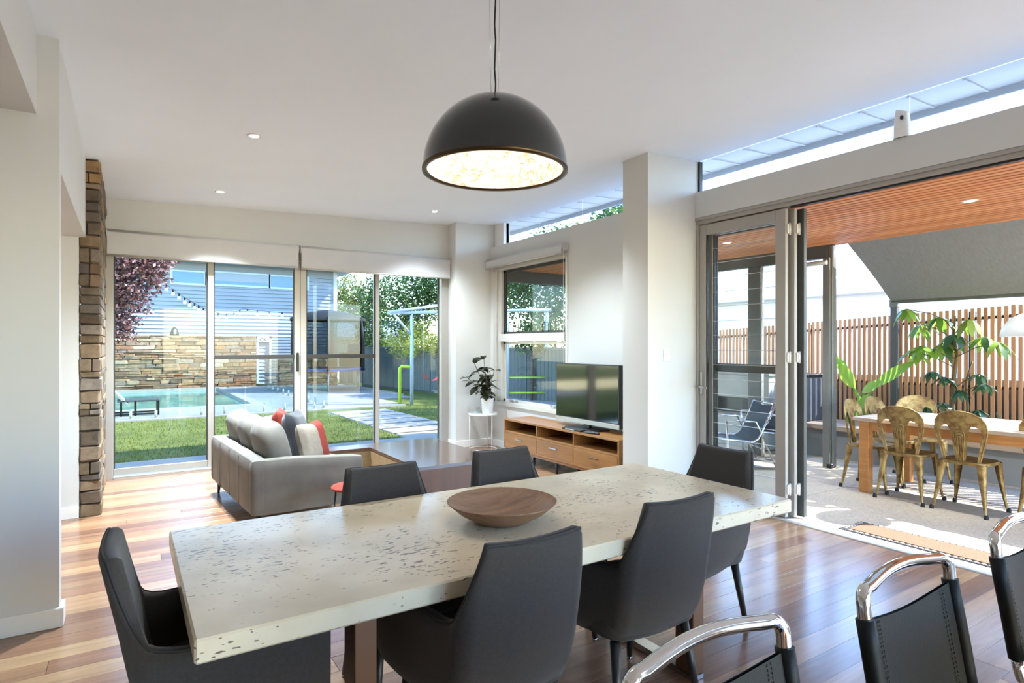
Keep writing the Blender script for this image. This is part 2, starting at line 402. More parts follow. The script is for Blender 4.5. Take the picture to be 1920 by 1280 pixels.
m_plum = leafm('plum_leaf', [(70,40,44),(112,72,72),(160,116,112),(88,50,52),(190,150,146),(60,58,44),(150,80,66)], .4, .3)
m_hedge = leafm('hedge_leaf', [(30,52,28),(54,86,38),(84,120,50),(44,72,40),(118,150,74)], .4, .35)
m_gum = leafm('gum_leaf', [(84,98,52),(118,130,70),(150,152,84),(98,112,70)], .5, .35)
m_yel = leafm('yellow_green_leaf', [(150,158,60),(196,190,80),(120,142,56),(214,206,110)], .45, .4)
m_umb = leafm('umbrella_leaf', [(84,128,44),(130,170,60),(166,196,84),(60,96,52),(190,206,96)], .3, .4)
m_umbd = leafm('umbrella_leaf_dark', [(44,74,50),(62,96,60),(84,116,72)], .3, .3)
m_strel = leafm('paradise_leaf', [(120,168,56),(160,196,84),(140,184,70)], .35, .45)
# ================================================================== STRUCTURE
def zc(x): return 3.0424+.037*x
def struct(mb, name, m, label, cat, parent=None):
    o = mb.obj(name, m, parent)
    return tag(o, label, cat, kind='structure') if parent is None else o
def slab(mb, x0, y0, x1, y1, t, dz=0):
    vs = [(x,y,zc(x)+dz+k) for k in (0,t) for x,y in ((x0,y0),(x1,y0),(x1,y1),(x0,y1))]
    return mb.add(vs, [(3,2,1,0),(4,5,6,7),(0,1,5,4),(1,2,6,5),(2,3,7,6),(3,0,4,7)])
def wallbox(mb, x0, y0, x1, y1, z0):          # box that reaches the raked ceiling
    vs = [(x,y,z0) for x,y in ((x0,y0),(x1,y0),(x1,y1),(x0,y1))]+[(x,y,zc(x)) for x,y in ((x0,y0),(x1,y0),(x1,y1),(x0,y1))]
    return mb.add(vs, [(3,2,1,0),(4,5,6,7),(0,1,5,4),(1,2,6,5),(2,3,7,6),(3,0,4,7)])
rg = random.Random(4)
# floor with separate boards
fl = struct(MB().box(-3.2,-3.2,-.09,4.56,7.77,-.012), 'floor', m_subfloor, 'polished timber strip floor of mixed honey and red-brown boards', 'floor')
BW = .135; meshes = {}
def board_mesh(L):
    k = round(L,1)
    if k not in meshes: meshes[k] = MB().box(0,0,-.012,k-.0015,BW-.0012,0,.0008).mesh('floorboard', m_floor)
    return meshes[k], k
y = -3.15; row = 0
while y < 7.76:
    x = -3.2 if y < 7.6 else -.2
    x -= rg.choice([0,.3,.6,.9,1.2,1.5])
    while x < 4.55:
        L = rg.choice([2.0,2.4,2.8,3.2,3.6])
        x0 = max(x,-3.2); x1 = min(x+L, 4.56)
        if x1-x0 > .25 and y+BW < 7.9:
            me, k = board_mesh(max(.3, math.floor((x1-x0)*10+.5)/10)); sx = (x1-x0)/k
            inst(me, 'floorboard', fl, (x0,y,0), sc=(sx,1,1))
        x += L
    y += BW; row += 1
ceil = struct(slab(MB(),-3.2,-2.2,4.62,7.8,.02), 'ceiling', m_ceil, 'smooth white raked ceiling rising toward the bifold doors', 'ceiling')
struct(slab(MB(),-3.4,-2.22,5.14,8.6,.16,.022), 'roof', m_trim, 'white lined roof and eaves above the high windows', 'roof')
sof = MB()
for k in range(28): sof.box(4.72, -1.0+k*.34, 0, 5.12, -.985+k*.34, .006)
sof.v = [(a,b,zc(a)+.010+c) for a,b,c in sof.v]
struct(sof, 'trim_1', m_trim, 'thin white cover strips across the eave lining', 'trim')
fa = MB(); fa.box(5.14,-2.22,3.2,5.16,8.6,3.44); fa.box(-3.4,8.6,2.9,5.16,8.62,3.40); struct(fa, 'trim_2', m_boardw, 'pale fascia board along the eave edge', 'trim')
# left walls
wallL = MB(); wallbox(wallL,-3.2,3.861,-.292,3.974,0); wallbox(wallL,-.62,-2.2,-.385,3.861,2.626)
struct(wallL, 'wall_left', m_wall, 'white wall end and deep white beam at the left edge', 'wall')
wallL2 = MB(); wallbox(wallL2,-3.2,3.974,-.292,6.2,2.36); wallbox(wallL2,-3.2,6.2,-.337,6.35,0)
struct(wallL2, 'wall_left_passage', m_wall, 'white passage wall and lowered bulkhead beside the stone column', 'wall')
bb = MB(); bb.box(-3.2,3.843,0,-.274,3.861,.1,.004); bb.box(-.292,3.8612,0,-.274,3.974,.1,.004)
struct(bb, 'baseboard_left', m_trim, 'white skirting board around the left wall end', 'skirting')
struct(MB().box(-3.2,6.182,0,-.34,6.2,.1,.004), 'baseboard_passage', m_trim, 'white skirting board in the left passage', 'skirting')
lw_ = MB(); wallbox(lw_,-3.3,-2.2,-3.2,6.35,0); struct(lw_, 'wall_far_left', m_wall, 'unseen white outer wall beyond the left opening, added to block sky light', 'wall')  # unseen wall, added to block direct sky light from the left
rw = MB(); wallbox(rw,-3.2,-2.2,4.56,-2.1,2.4); rw.box(-3.2,-2.2,0,.8,-2.1,2.4); rw.box(3.6,-2.2,0,4.56,-2.1,2.4)  # unseen rear wall, added to cut sky light; doorway sized for that
struct(rw, 'wall_front', m_wall, 'unseen white rear wall behind the viewer, added with a doorway to limit sky light', 'wall')
# stone column wall
def stone_meshes(n, seed, m):
    r = random.Random(seed); out = []
    for k in range(n):
        b = MB().box(0,0,0,1,1,1,.09)
        b.v = [(p[0]+r.uniform(-.03,.03), p[1]+r.uniform(-.05,.05), p[2]+r.uniform(-.06,.06)) for p in b.v]
        out.append(b.mesh('stone', m))
    return out
SM = stone_meshes(10, 3, m_stone)
sw = struct(MB().box(-.325,6.215,0,-.205,7.77,3.03), 'wall_stone', m_mortar, 'dry-stacked brown and grey ledge stone column beside the glass doors', 'wall')
z = 0.0; r = random.Random(11)
while z < 3.0:
    h = r.choice([.05,.07,.09,.11,.13,.08]); h = min(h, 3.03-z)
    if h < .03: break
    if r.random() < .3:
        w = r.uniform(.05,.09)
        inst(r.choice(SM),'stone',sw,(-.338,6.196+r.uniform(-.008,.004),z),sc=(w,.1,h-.006)); inst(r.choice(SM),'stone',sw,(-.338+w+.004,6.196+r.uniform(-.008,.004),z),sc=(.146-w,.16,h-.006)); yy = 6.36
    else:
        d = r.uniform(.15,.4); inst(r.choice(SM),'stone',sw,(-.338,6.194+r.uniform(-.008,.004),z),sc=(.152+r.uniform(-.006,.008),d,h-.006)); yy = 6.2+d
    while yy < 7.74:
        d = min(r.uniform(.2,.5), 7.76-yy)
        inst(r.choice(SM),'stone',sw,(-.26,yy,z),sc=(.07+r.uniform(-.004,.012),d-.006,h-.006)); yy += d
    z += h
# back wall
wb = MB(); wallbox(wb,-.335,7.77,4.66,7.92,2.62); wallbox(wb,3.905,7.521,4.66,7.92,0)
struct(wb, 'wall_back', m_wall, 'white wall above the sliding doors and corner pier', 'wall')
bb = MB(); bb.box(3.887,7.503,0,4.461,7.521,.1,.004); bb.box(3.887,7.5212,0,3.905,7.74,.1,.004); bb.box(4.462,6.5,0,4.48,7.521,.1,.004)
struct(bb, 'baseboard_back', m_trim, 'white skirting board around the corner pier', 'skirting')
# right wall: TV section with window, nib, header above the bifolds
wr = MB(); X0, X1 = 4.48, 4.66
wr.box(X0,4.1,0,X1,7.6,.62); wr.box(X0,4.1,2.575,X1,7.6,2.88); wr.box(X0,4.1,.62,X1,5.70,2.575); wr.box(X0,7.43,.62,X1,7.6,2.575)
struct(wr, 'wall_right', m_wall, 'white wall behind the television with a window cut in', 'wall')
nb = MB(); wallbox(nb,3.948,3.861,4.66,4.184,0); struct(nb, 'wall_nib', m_wall, 'white full-height nib wall between television and bifold doors', 'wall')
hd = MB(); hd.box(4.575,-1.8,2.665,4.68,3.861,2.91); hd.box(4.575,-1.8,0,4.68,-1.0,2.665); hd.box(4.575,-1.8,2.91,4.68,-1.0,3.2)
struct(hd, 'wall_right_header', m_wall, 'white beam over the bifold doors below the high windows', 'wall')
# clerestory windows
def clerestory(n, x, y0, y1, z0, label, joints):
    t = thing(n, label, 'window', kind='structure')
    f = MB(); f.box(x-.012,y0,z0,x+.012,y1,z0+.012); f.box(x-.02,y1-.02,z0,x+.02,y1,zc(x)-.002); f.obj('frame', m_alud, t)
    ys = [y0]+joints+[y1-.02]
    for a, b in zip(ys, ys[1:]):
        g = MB(); g.add([(x,a+.003,z0+.012),(x,b-.003,z0+.012),(x,b-.003,zc(x)),(x,a+.003,zc(x))], [(0,1,2,3)]); g.obj('pane', m_glassh, t)
    return t
clerestory('window_2', 4.62, 4.184, 7.30, 2.88, 'narrow high window strip above the television wall', [5.6])
clerestory('window_3', 4.64, -1.0, 3.861, 2.91, 'narrow high window strip above the bifold doors', [.4,2.02])
struct(wallbox(MB(),4.55,7.28,4.66,7.52,2.88), 'trim_3', m_trim, 'white upright closing the end of the high window', 'trim')
# TV wall window
w1 = thing('window_1', 'two-tier aluminium window behind the television with lower sash ajar', 'window', kind='structure')
f = MB()
f.box(4.47,7.352,.657,4.60,7.43,2.519,.003); f.box(4.47,5.70,.657,4.60,5.743,2.519,.003); f.box(4.468,5.70,2.52,4.602,7.43,2.575,.003)
f.box(4.455,5.745,1.502,4.598,7.268,1.61,.003); f.box(4.455,5.68,.60,4.62,7.45,.655,.003); f.box(4.50,7.27,.657,4.596,7.35,2.518,.003)
f.obj('frame', m_alul, w1)
s1 = MB(); s1.box(4.55,7.23,1.61,4.58,7.27,2.52); s1.box(4.55,5.745,1.61,4.58,5.765,2.52); s1.box(4.55,5.745,1.61,4.58,7.27,1.645); s1.box(4.55,5.745,2.48,4.58,7.27,2.52); s1.obj('upper_sash', m_alud, w1)
s2 = MB(); s2.box(4.55,7.23,.655,4.58,7.27,1.50); s2.box(4.55,5.745,.655,4.58,5.775,1.50); s2.box(4.55,5.745,.655,4.58,7.27,.69); s2.box(4.55,5.745,1.47,4.58,7.27,1.50); s2.obj('lower_sash', m_alul, w1)
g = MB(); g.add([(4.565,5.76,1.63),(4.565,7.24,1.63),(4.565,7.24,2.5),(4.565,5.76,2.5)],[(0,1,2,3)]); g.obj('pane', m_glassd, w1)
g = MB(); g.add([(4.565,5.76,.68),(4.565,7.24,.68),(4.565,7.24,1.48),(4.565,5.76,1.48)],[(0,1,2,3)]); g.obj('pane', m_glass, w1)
for yy in (6.25,6.95):
    h = MB(); h.tube([(4.545,yy-.06,1.625),(4.545,yy-.06,1.75),(4.545,yy+.06,1.75),(4.545,yy+.06,1.625)], .006, 6); h.obj('latch', m_black, w1)
for yy in (6.05,6.95):
    h = MB(); h.box(4.50,yy-.04,.655,4.545,yy+.04,.69,.006); h.tube([(4.51,yy,.69),(4.47,yy+.03,.70)], .007, 6); h.obj('winder', m_silver, w1)
# sliding doors
d1 = thing('door_1', 'four-panel grey aluminium sliding glass doors onto the lawn', 'door', kind='structure')
f = MB(); f.box(-.195,7.75,0,-.123,7.88,2.62,.003); f.box(3.80,7.75,0,3.905,7.88,2.62,.003); f.box(-.122,7.752,2.502,3.799,7.878,2.618,.003)
f.box(-.122,7.748,-.01,3.799,7.80,.028,.003); f.box(-.122,7.801,-.01,3.799,7.88,.018,.003); f.obj('frame', m_alu, d1)
def panel(x0, x1, sl, sr, yy, mid, tint):
    p = MB(); p.box(x0,yy,.03,x0+sl,yy+.035,2.5,.002); p.box(x1-sr,yy,.03,x1,yy+.035,2.5,.002); p.box(x0+sl+.0005,yy+.001,.03,x1-sr-.0005,yy+.034,.10,.002); p.box(x0+sl+.0005,yy+.001,2.42,x1-sr-.0005,yy+.034,2.5,.002)
    o = p.obj('sash', m_alu, d1)
    q = MB(); q.box(x0+sl,yy+.01,.10,x0+sl+.012,yy+.03,2.42); q.box(x1-sr-.012,yy+.01,.10,x1-sr,yy+.03,2.42); q.obj('gasket', m_alud, o)
    if mid: MB().box(x0+sl,yy-.004,1.285,x1-sr,yy+.03,1.335,.002).obj('mid_rail', m_alud, o)
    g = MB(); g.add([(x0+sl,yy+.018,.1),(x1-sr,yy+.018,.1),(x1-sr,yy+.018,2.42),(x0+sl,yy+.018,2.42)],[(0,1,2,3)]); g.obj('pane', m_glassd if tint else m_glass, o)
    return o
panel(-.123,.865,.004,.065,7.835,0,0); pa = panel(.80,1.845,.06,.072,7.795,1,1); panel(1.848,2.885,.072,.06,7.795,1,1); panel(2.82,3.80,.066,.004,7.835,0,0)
h = MB(); h.box(1.795,7.768,1.12,1.825,7.795,1.36,.008); h.obj('handle', m_black, pa)
# bifold doors
d2 = thing('door_2', 'grey bifold glass door leaves folded flat beside the open doorway', 'door', kind='structure')
f = MB(); f.box(4.585,-1.0,2.60,4.68,3.861,2.663,.003); f.box(4.586,3.832,.011,4.679,3.8605,2.599,.003); f.box(4.572,-1.0,2.635,4.584,3.859,2.662,.002); f.obj('frame', m_alu, d2)
MB().box(4.60,-1.0,2.585,4.63,2.9,2.6).obj('track', m_black, d2)
MB().box(4.556,-1.0,-.01,4.70,3.861,.010,.002).obj('threshold', m_alul, d2)
def bleaf(x, y0, y1, mid, m):
    p = MB(); p.box(x,y0,.02,x+.04,y0+.095,2.59,.003); p.box(x,y1-.075,.02,x+.04,y1,2.59,.003); p.box(x+.001,y0+.0955,.02,x+.039,y1-.0755,.12,.003); p.box(x+.001,y0+.0955,2.49,x+.039,y1-.0755,2.59,.003)
    if mid: p.box(x+.001,y0+.0955,1.20,x+.039,y1-.0755,1.28,.003)
    o = p.obj('leaf', m, d2)
    g = MB(); g.add([(x+.02,y0+.095,.12),(x+.02,y1-.075,.12),(x+.02,y1-.075,2.49),(x+.02,y0+.095,2.49)],[(0,1,2,3)]); g.obj('pane', m_glassc, o)
    q = MB(); q.box(x+.008,y1-.087,.12,x+.03,y1-.075,2.49); q.obj('gasket', m_black, o)
    return o
L1 = bleaf(4.60,2.94,3.83,0,m_alu); L2 = bleaf(4.665,2.90,3.80,0,m_alu); L3 = bleaf(4.735,2.86,3.83,1,m_darksteel)
for k in range(17):                                   # glass louvre blades in the middle leaf
    zz = .16+k*.137
    b = MB(); b.add([(4.672,2.995,zz),(4.672,3.725,zz),(4.684,3.725,zz+.15),(4.684,2.995,zz+.15)],[(0,1,2,3)]); b.obj('louvre_blade', m_louvre, L2)
    b = MB(); b.box(4.672,2.995,zz+.148,4.684,3.725,zz+.152); b.obj('blade_edge', m_alul, L2)
hb = MB(); hb.box(4.588,3.785,.98,4.60,3.812,1.20,.003); hb.tube([(4.59,3.80,1.06),(4.54,3.80,1.06),(4.53,3.69,1.055)], .009, 8); hb.obj('lever_handle', m_steel, L1)
hb = MB(); hb.box(4.722,3.76,1.10,4.735,3.80,1.36,.003); hb.tube([(4.73,3.78,1.22),(4.70,3.78,1.22),(4.70,3.66,1.215)], .009, 8); hb.obj('lever_handle', m_black, L3)
for zz in (.25,1.35,2.42):
    for (lf, xx, yy) in ((L1,4.645,2.932),(L2,4.715,2.892)):
        hg = MB(); hg.cyl((xx,yy,zz-.05),(xx,yy,zz+.05),.011,n=8); hg.box(xx-.03,yy-.002,zz-.04,xx+.03,yy+.010,zz+.04,.002); hg.obj('hinge', m_alul, lf)
# blinds
def blind(name, label, p0, p1, ztop, zbot, normal):
    t = thing(name, label, 'blind', group='rolled-up roller blinds'); a = Vector(p0); b = Vector(p1); n = Vector(normal)
    r = MB(); r.cyl(a+Vector((0,0,ztop-.05)), b+Vector((0,0,ztop-.05)), .045, n=20); r.obj('roll', m_blind, t)
    L = (b-a).length
    def fn(u,v):
        p = a.lerp(b,u)+n*(.045+.003*math.sin(u*L*9+v*2)*v+.002*math.sin(u*L*23)*v); return (p.x,p.y,lerp(ztop-.04,zbot,v))
    fb = MB().grid(fn, 48, 6); fb.obj('fabric', m_blind, t)
    br = MB(); br.cyl(a+n*.045+Vector((0,0,zbot)), b+n*.045+Vector((0,0,zbot)), .011, n=10); br.obj('bottom_rail', m_alul, t)
    for q in (a, b):
        d = (b-a).normalized()*(.006 if q is b else -.006)
        c = MB(); c.cyl(q+Vector((0,0,ztop-.05)), q+d*1.6+Vector((0,0,ztop-.05)), .05, n=16); c.obj('bracket', m_alul if name != 'x' else m_black, t)
    return t
blind('roller_blind', 'white roller blind rolled high over the left sliding panels', (-.175,7.70,0), (1.79,7.70,0), 2.70, 2.415, (0,-1,0))
blind('roller_blind', 'white roller blind rolled high over the right sliding panels', (1.825,7.70,0), (3.885,7.70,0), 2.70, 2.405, (0,-1,0))
bt = blind('roller_blind', 'short white roller blind over the window behind the television', (4.425,5.70,0), (4.425,7.50,0), 2.69, 2.56, (-1,0,0))
MB().tube([(4.40,5.685,2.62),(4.40,5.685,.9)], .003, 6).obj('cord', m_white, bt)
# downlights
def downlight(x, y, z, label, grp='recessed ceiling downlights', m=None, slope=0, power=9, cone=120):
    t = thing('downlight', label, 'downlight', (x,y,z), group=grp); t.rotation_euler = (0,-slope,0)
    MB().lathe([(.034,-.004),(.050,-.006),(.054,-.003),(.054,.002)], 24).obj('trim_ring', m_trim, t)
    MB().lathe([(0.0001,-.003),(.034,-.0045)], 20).obj('lens', m_dl, t)
    l = bpy.data.lights.new('downlight_lamp','SPOT'); l.energy = power; l.spot_size = R(cone); l.spot_blend = .95; l.color = (.80,.92,1.0); l.shadow_soft_size = .05
    lo = bpy.data.objects.new('lamp', l); COL.objects.link(lo); lo.parent = t; lo.location = (0,0,-.03)
    return t
sl_ = math.atan(.037)
downlight(.83,4.97,zc(.83)-.001,'round white ceiling downlight nearest the pendant lamp',slope=sl_,power=150)
downlight(.83,6.97,zc(.83)-.001,'round white ceiling downlight near the left roller blind',slope=sl_,power=255,cone=105)
downlight(3.31,6.96,zc(3.31)-.001,'round white ceiling downlight near the corner pier',slope=sl_,power=62,cone=112)
downlight(3.31,4.97,zc(3.31)-.001,'round white ceiling downlight hidden behind the pendant shade',slope=sl_,power=62,cone=112)
# small fittings
sp = thing('sensor_unit', 'small white wall speaker standing on the high window sill', 'speaker', (4.60,2.05,2.91), R(90))
def spf(u,v):
    a = 2*math.pi*u; k = .052-.014*v**2; x = k*math.copysign(abs(math.cos(a))**.6, math.cos(a)); y = .8*k*math.copysign(abs(math.sin(a))**.6, math.sin(a))
    return (x, y, .19*v+.02*(x/.05)*v)
MB().grid(spf, 24, 8, cu=True).add([spf(i/24,1) for i in range(24)], [tuple(range(24))]).obj('body', m_white, sp)
MB().ball((-.01,.042,.135), (.012,.008,.016), 10, 6).obj('sensor_lens', m_black, sp)
sp.rotation_euler = (0,0,R(95))
ls = thing('light_switch', 'white double light switch on the nib wall', 'switch', (4.182,3.861,1.36))
MB().box(-.038,-.008,-.058,.038,0,.058,.004).obj('plate', m_trim, ls)
for dx in (-.015,.015): MB().box(dx-.008,-.013,-.016,dx+.008,-.008,.016,.003).obj('rocker', m_white, ls)
# ================================================================== INTERIOR THINGS
# ---- dining table
dt = thing('dining_table', 'long thick travertine dining table on bronze steel frame legs', 'table', (1.3415,2.097,0))
MB().box(-1.207,-.5,.689,1.207,.5,.75,.006).obj('tabletop', m_trav, dt)
for sx in (-1,1):
    lg = MB(); x0, x1 = sx*.74-.035, sx*.74+.035
    lg.box(x0,-.36,.02,x1,-.26,.689,.003); lg.obj('leg', m_bronze, dt)
    lg = MB(); lg.box(x0,.26,.02,x1,.36,.689,.003); lg.obj('leg', m_bronze, dt)
    MB().box(x0,-.36,0,x1,.36,.03,.003).obj('foot_rail', m_steel, dt)
# ---- bowl
bw = thing('wooden_bowl', 'wide shallow turned wooden bowl on the travertine table', 'bowl', (1.256,2.02,.75))
MB().lathe([(.0001,0),(.07,0),(.10,.004),(.17,.042),(.212,.078),(.219,.084),(.214,.086),(.19,.066),(.13,.034),(.06,.022),(.0001,.02)], 64).obj('bowl_body', m_bowl, bw)
# ---- dining armchairs
def shell_pts(s, z, F=.23):
    zz = z
    Wd = interp([(0,.16),(.335,.185),(.37,.212),(.42,.226),(.50,.231),(.66,.231),(.88,.209),(1,.208)], zz)
    By = interp([(0,-.15),(.335,-.185),(.37,-.215),(.42,-.238),(.52,-.262),(.66,-.288),(.88,-.335),(1,-.34)], zz)
    Rr = .06
    a = abs(s); sg = -1 if s < 0 else 1
    if a < .36: return Vector((sg*(a/.36)*(Wd-Rr), By-.012*(1-(a/.36)**2), 0)), Vector((0,-1,0))
    if a < .60:
        t = (a-.36)/.24*math.pi/2; return Vector((sg*(Wd-Rr+Rr*math.sin(t)), By+Rr-Rr*math.cos(t), 0)), Vector((sg*math.sin(t),-math.cos(t),0))
    t = (a-.60)/.40; return Vector((sg*(Wd+.062*math.sin(t*math.pi/2)), lerp(By+Rr, F, t), 0)), Vector((sg,-.15,0)).normalized()
def chair_top(s):
    a = abs(s)
    return lerp(.88+.006*(a/.36 if a < .36 else 1)**2, .632+.03*max(0,(a-.6)/.4)**1.5, 1-(1-max(0,min(1,(a-.42)/.27)))**2.6)
def chair_shell(b):
    NS = 72; ring = None; cols = []
    for i in range(NS+1):
        s = -1+2*i/NS; zt = chair_top(s); zb = .335+.0*abs(s); th = .05
        col = []
        for j in range(13):
            t = j/12; z = zb+(zt-.02-zb)*t; p, n = shell_pts(s, z)
            k = 0
            p = p-n*k; col.append((p.x,p.y,z))
        for j in range(1,5):
            ph = math.pi*j/5; p, n = shell_pts(s, zt-.02); p = p-n*(th/2)*(1-math.cos(ph)); col.append((p.x,p.y,zt-.02+.022*math.sin(ph)))
        for j in range(9):
            t = j/8; z = lerp(zt-.02, .40, t); p, n = shell_pts(s, z); p = p-n*th; col.append((p.x,p.y,z))
        cols.append(col)
    m = len(cols[0]); vs = [p for c in cols for p in c]; fs = []
    for i in range(NS):
        for j in range(m-1): a = i*m+j; fs.append((a,a+m,a+m+1,a+1))
    b.add(vs, fs, True)
    for i, rev in ((0,False),(NS,True)):
        o = len(b.v); b.add(cols[i], [tuple(range(m))[::(-1 if rev else 1)]], False)
    return b
def make_chair(label, loc, rz):
    t = thing('dining_chair', label, 'chair', loc, rz, 'charcoal armchairs around the dining table')
    chair_shell(MB()).obj('shell', m_char, t)
    MB().prism([(shell_pts(-1+2*i/40,.34)[0]*.93).to_tuple()[:2] for i in range(41)], .332, .36).obj('seat_base', m_char, t)
    def cf(u,v):
        a = 2*math.pi*u; e = .35; cx = math.copysign(abs(math.cos(a))**e, math.cos(a)); cy = math.copysign(abs(math.sin(a))**e, math.sin(a))
        rr = min(1, 1.0) if .12 < v < .6 else (.97 if v <= .12 else 1)
        if v <= .5: return (.238*cx*lerp(.96,1,sm(v*4)), .012+.235*cy*lerp(.96,1,sm(v*4)), lerp(.355,.445,v/.5))
        q = (v-.5)/.5; return (.238*cx*math.cos(q*math.pi/2)**.4 if q < 1 else 0, .012+.235*cy*(math.cos(q*math.pi/2)**.4 if q < 1 else 0), .445+.032*math.sin(q*math.pi/2))
    MB().grid(cf, 40, 16, cu=True).obj('seat', m_char, t)
    pp = []
    for i in range(73):
        s = -1+2*i/72; p, n = shell_pts(s, chair_top(s)-.02); q = p-n*.008; pp.append((q.x,q.y,chair_top(s)-.002))
    MB().tube(pp, .0045, 6).obj('piping', m_pipe, t)
    for x, y, ox, oy in ((-.19,.17,-.03,.035),(.19,.17,.03,.035),(-.18,-.16,-.03,-.055),(.18,-.16,.03,-.055)):
        lg = MB().tube([(x,y,.335),(x+ox,y+oy,.012)], [.021,.012], 12).obj('leg', m_blackleg, t)
        MB().cyl((x+ox,y+oy,.013),(x+ox,y+oy,0),.012,n=10).obj('glide', m_steel, lg)
    return t
ch = make_chair('charcoal armchair at the near side, its back facing the camera left of centre', (1.017,1.77,0), 0)
dup(ch,(1.732,1.835,0),R(-2),'charcoal armchair at the near side with the chrome chair rail in front')
dup(ch,(1.013,2.385,0),R(180),'charcoal armchair at the far side just in front of the grey sofa')
dup(ch,(1.717,2.455,0),R(180),'charcoal armchair at the far side between wooden bowl and timber cabinet')
dup(ch,(.275,2.06,0),R(-90),'charcoal armchair at the left end of the stone table')
dup(ch,(2.455,2.134,0),R(90),'charcoal armchair at the right end of the table before the glass leaf')
# ---- pendant
pd = thing('pendant_lamp', 'large glossy black dome pendant with a plaster-relief interior', 'lamp', (1.29,2.13,2.177))
Rd, hd_ = .299, .305
MB().lathe([(Rd*math.cos(a),hd_*math.sin(a)) for a in [i*math.pi/2/20 for i in range(20)]]+[(.0001,hd_)], 64).obj('shade', m_shade, pd)
MB().lathe([(.0001,hd_-.03)]+[((Rd-.018)*math.cos(a),(hd_-.03)*math.sin(a)) for a in [i*math.pi/2/20 for i in range(19,-1,-1)]], 64).obj('relief_lining', m_plaster, pd)
MB().lathe([(Rd-.018,.0),(Rd-.014,-.008),(Rd+.003,-.008),(Rd+.003,.004)], 64).obj('rim', m_bronzeedge, pd)
MB().lathe([(.0001,.205),(.095,.205),(.1,.212),(.1,.235),(.06,.262),(.0001,.265)], 32).obj('diffuser', m_lamp, pd)
top = zc(1.29)-2.177
MB().tube([(.0+.003*math.sin(k*2.1),.0,hd_-.004+(top-hd_)*k/10) for k in range(11)], .0035, 8).obj('cord', m_black, pd)
for a in (-.034,.03): MB().tube([(a*.9,.02*(-1 if a<0 else 1),hd_-.01),(a*1.25,.02*(-1 if a<0 else 1),top)], .0012, 5).obj('suspension_wire', m_steel, pd)
MB().lathe([(.0001,top-.03),(.055,top-.03),(.06,top-.026),(.06,top-.001)], 24).obj('ceiling_rose', m_shade, pd)
pl = bpy.data.lights.new('pendant_bulb','POINT'); pl.energy = .4; pl.color = (1,.92,.82); pl.shadow_soft_size = .08
po = bpy.data.objects.new('bulb_light', pl); COL.objects.link(po); po.parent = pd; po.location = (0,0,.16)
# ---- chrome chairs
def make_chrome(label, loc, rz):
    t = thing('leather_chair', label, 'chair', loc, rz, 'chrome and black leather chairs in the foreground')
    r = .0155; w = .225
    def arc(sx):                                   # rounded corner between upright and top rail
        out = []
        for k in range(6):
            t_ = k/5*math.pi/2; rr = .03; out.append((sx*(w-rr+rr*math.cos(t_)), lerp(-.254,-.266,k/5), .835+.03*math.sin(t_)))
        return out
    A = [(-w,-.2035,.52),(-w,-.213,.58),(-w,-.226,.66),(-w,-.240,.74),(-w,-.2515,.807)]
    mid = [(lerp(-(w-.05),w-.05,k/10), -.268-.016*math.sin(math.pi*k/10), .8655+.014*math.sin(math.pi*k/10)) for k in range(11)]
    MB().tube(A+arc(-1)+mid+arc(1)[::-1]+[(-x,y,z) for x,y,z in A[::-1]], r, 14).obj('back_frame', m_chrome, t)
    for sx in (-1,1):
        fr = MB(); pth = [(sx*w,-.2035,.52),(sx*w,-.20,.50),(sx*w,-.192,.47),(sx*w,-.175,.45),(sx*w,-.14,.44),(sx*w,.15,.445),(sx*w,.19,.44),(sx*w,.215,.42),(sx*w,.225,.39),(sx*w,.235,.08),(sx*w,.23,.045),(sx*w,.205,.022),(sx*w,.17,.0165),(sx*w,-.24,.0165)]
        fr.tube(pth, r, 12); fr.obj('side_frame', m_chrome, t)
    MB().tube([(-w,-.24,.0165),(w,-.24,.0165)], r, 10).obj('floor_bar', m_chrome, t)
    prof = [(-.251,.805),(-.240,.74),(-.226,.66),(-.213,.58),(-.203,.52)]
    def back(u,v):
        y = interp([(0,prof[0][0]),(.25,prof[1][0]),(.5,prof[2][0]),(.75,prof[3][0]),(1,prof[4][0])], v); z = interp([(0,.805),(.25,.74),(.5,.66),(.75,.58),(1,.52)], v)
        x = lerp(-w,w,u); sag = math.sin(math.pi*u)**.8
        return (x, y-.018*sag, z-.028*math.sin(math.pi*u)*(1-v))
    bk = MB().grid(back, 20, 10); bk.grid(lambda u,v: tuple(Vector(back(u,v))+Vector((0,.008,0))), 20, 10, flip=True); ob = bk.obj('leather_back', m_leather, t)
    for sx in (-1,1):
        slv = MB(); slv.tube([(sx*w,-.2515,.807),(sx*w,-.240,.74),(sx*w,-.226,.66),(sx*w,-.213,.58),(sx*w,-.2035,.52)], .0205, 12); slv.obj('leather_sleeve', m_leather, t)
        for dx in (.045,.055):
            stc = MB()
            for k in range(26):
                v = .02+.96*k/26; p = Vector(back(.5+sx*(.5-dx/(2*w)*1.15), v)); q = Vector(back(.5+sx*(.5-dx/(2*w)*1.15), v+.02)); o3 = Vector((0,.0095,0)); stc.tube([p+o3,q+o3], .0011, 4)
                o3 = Vector((0,-.0015,0)); stc.tube([p+o3,q+o3], .0011, 4)
            tag(stc.obj('stitching', m_stitch, ob), kind='stuff')
    def seat(u,v): return (lerp(-w,w,u), lerp(-.16,.2,v), .455-.02*math.sin(math.pi*u)-.01*math.sin(math.pi*v))
    se = MB().grid(seat, 16, 10); se.grid(lambda u,v: tuple(Vector(seat(u,v))+Vector((0,0,-.012))), 16, 10, flip=True); se.obj('leather_seat', m_leather, t)
    return t
cc = make_chrome('chrome-framed black leather chair at the bottom edge, nearest the stone table', (.955,.505,0), R(180))
dup(cc,(1.685,.48,0),R(180),'chrome-framed black leather chair in the middle of the foreground three')
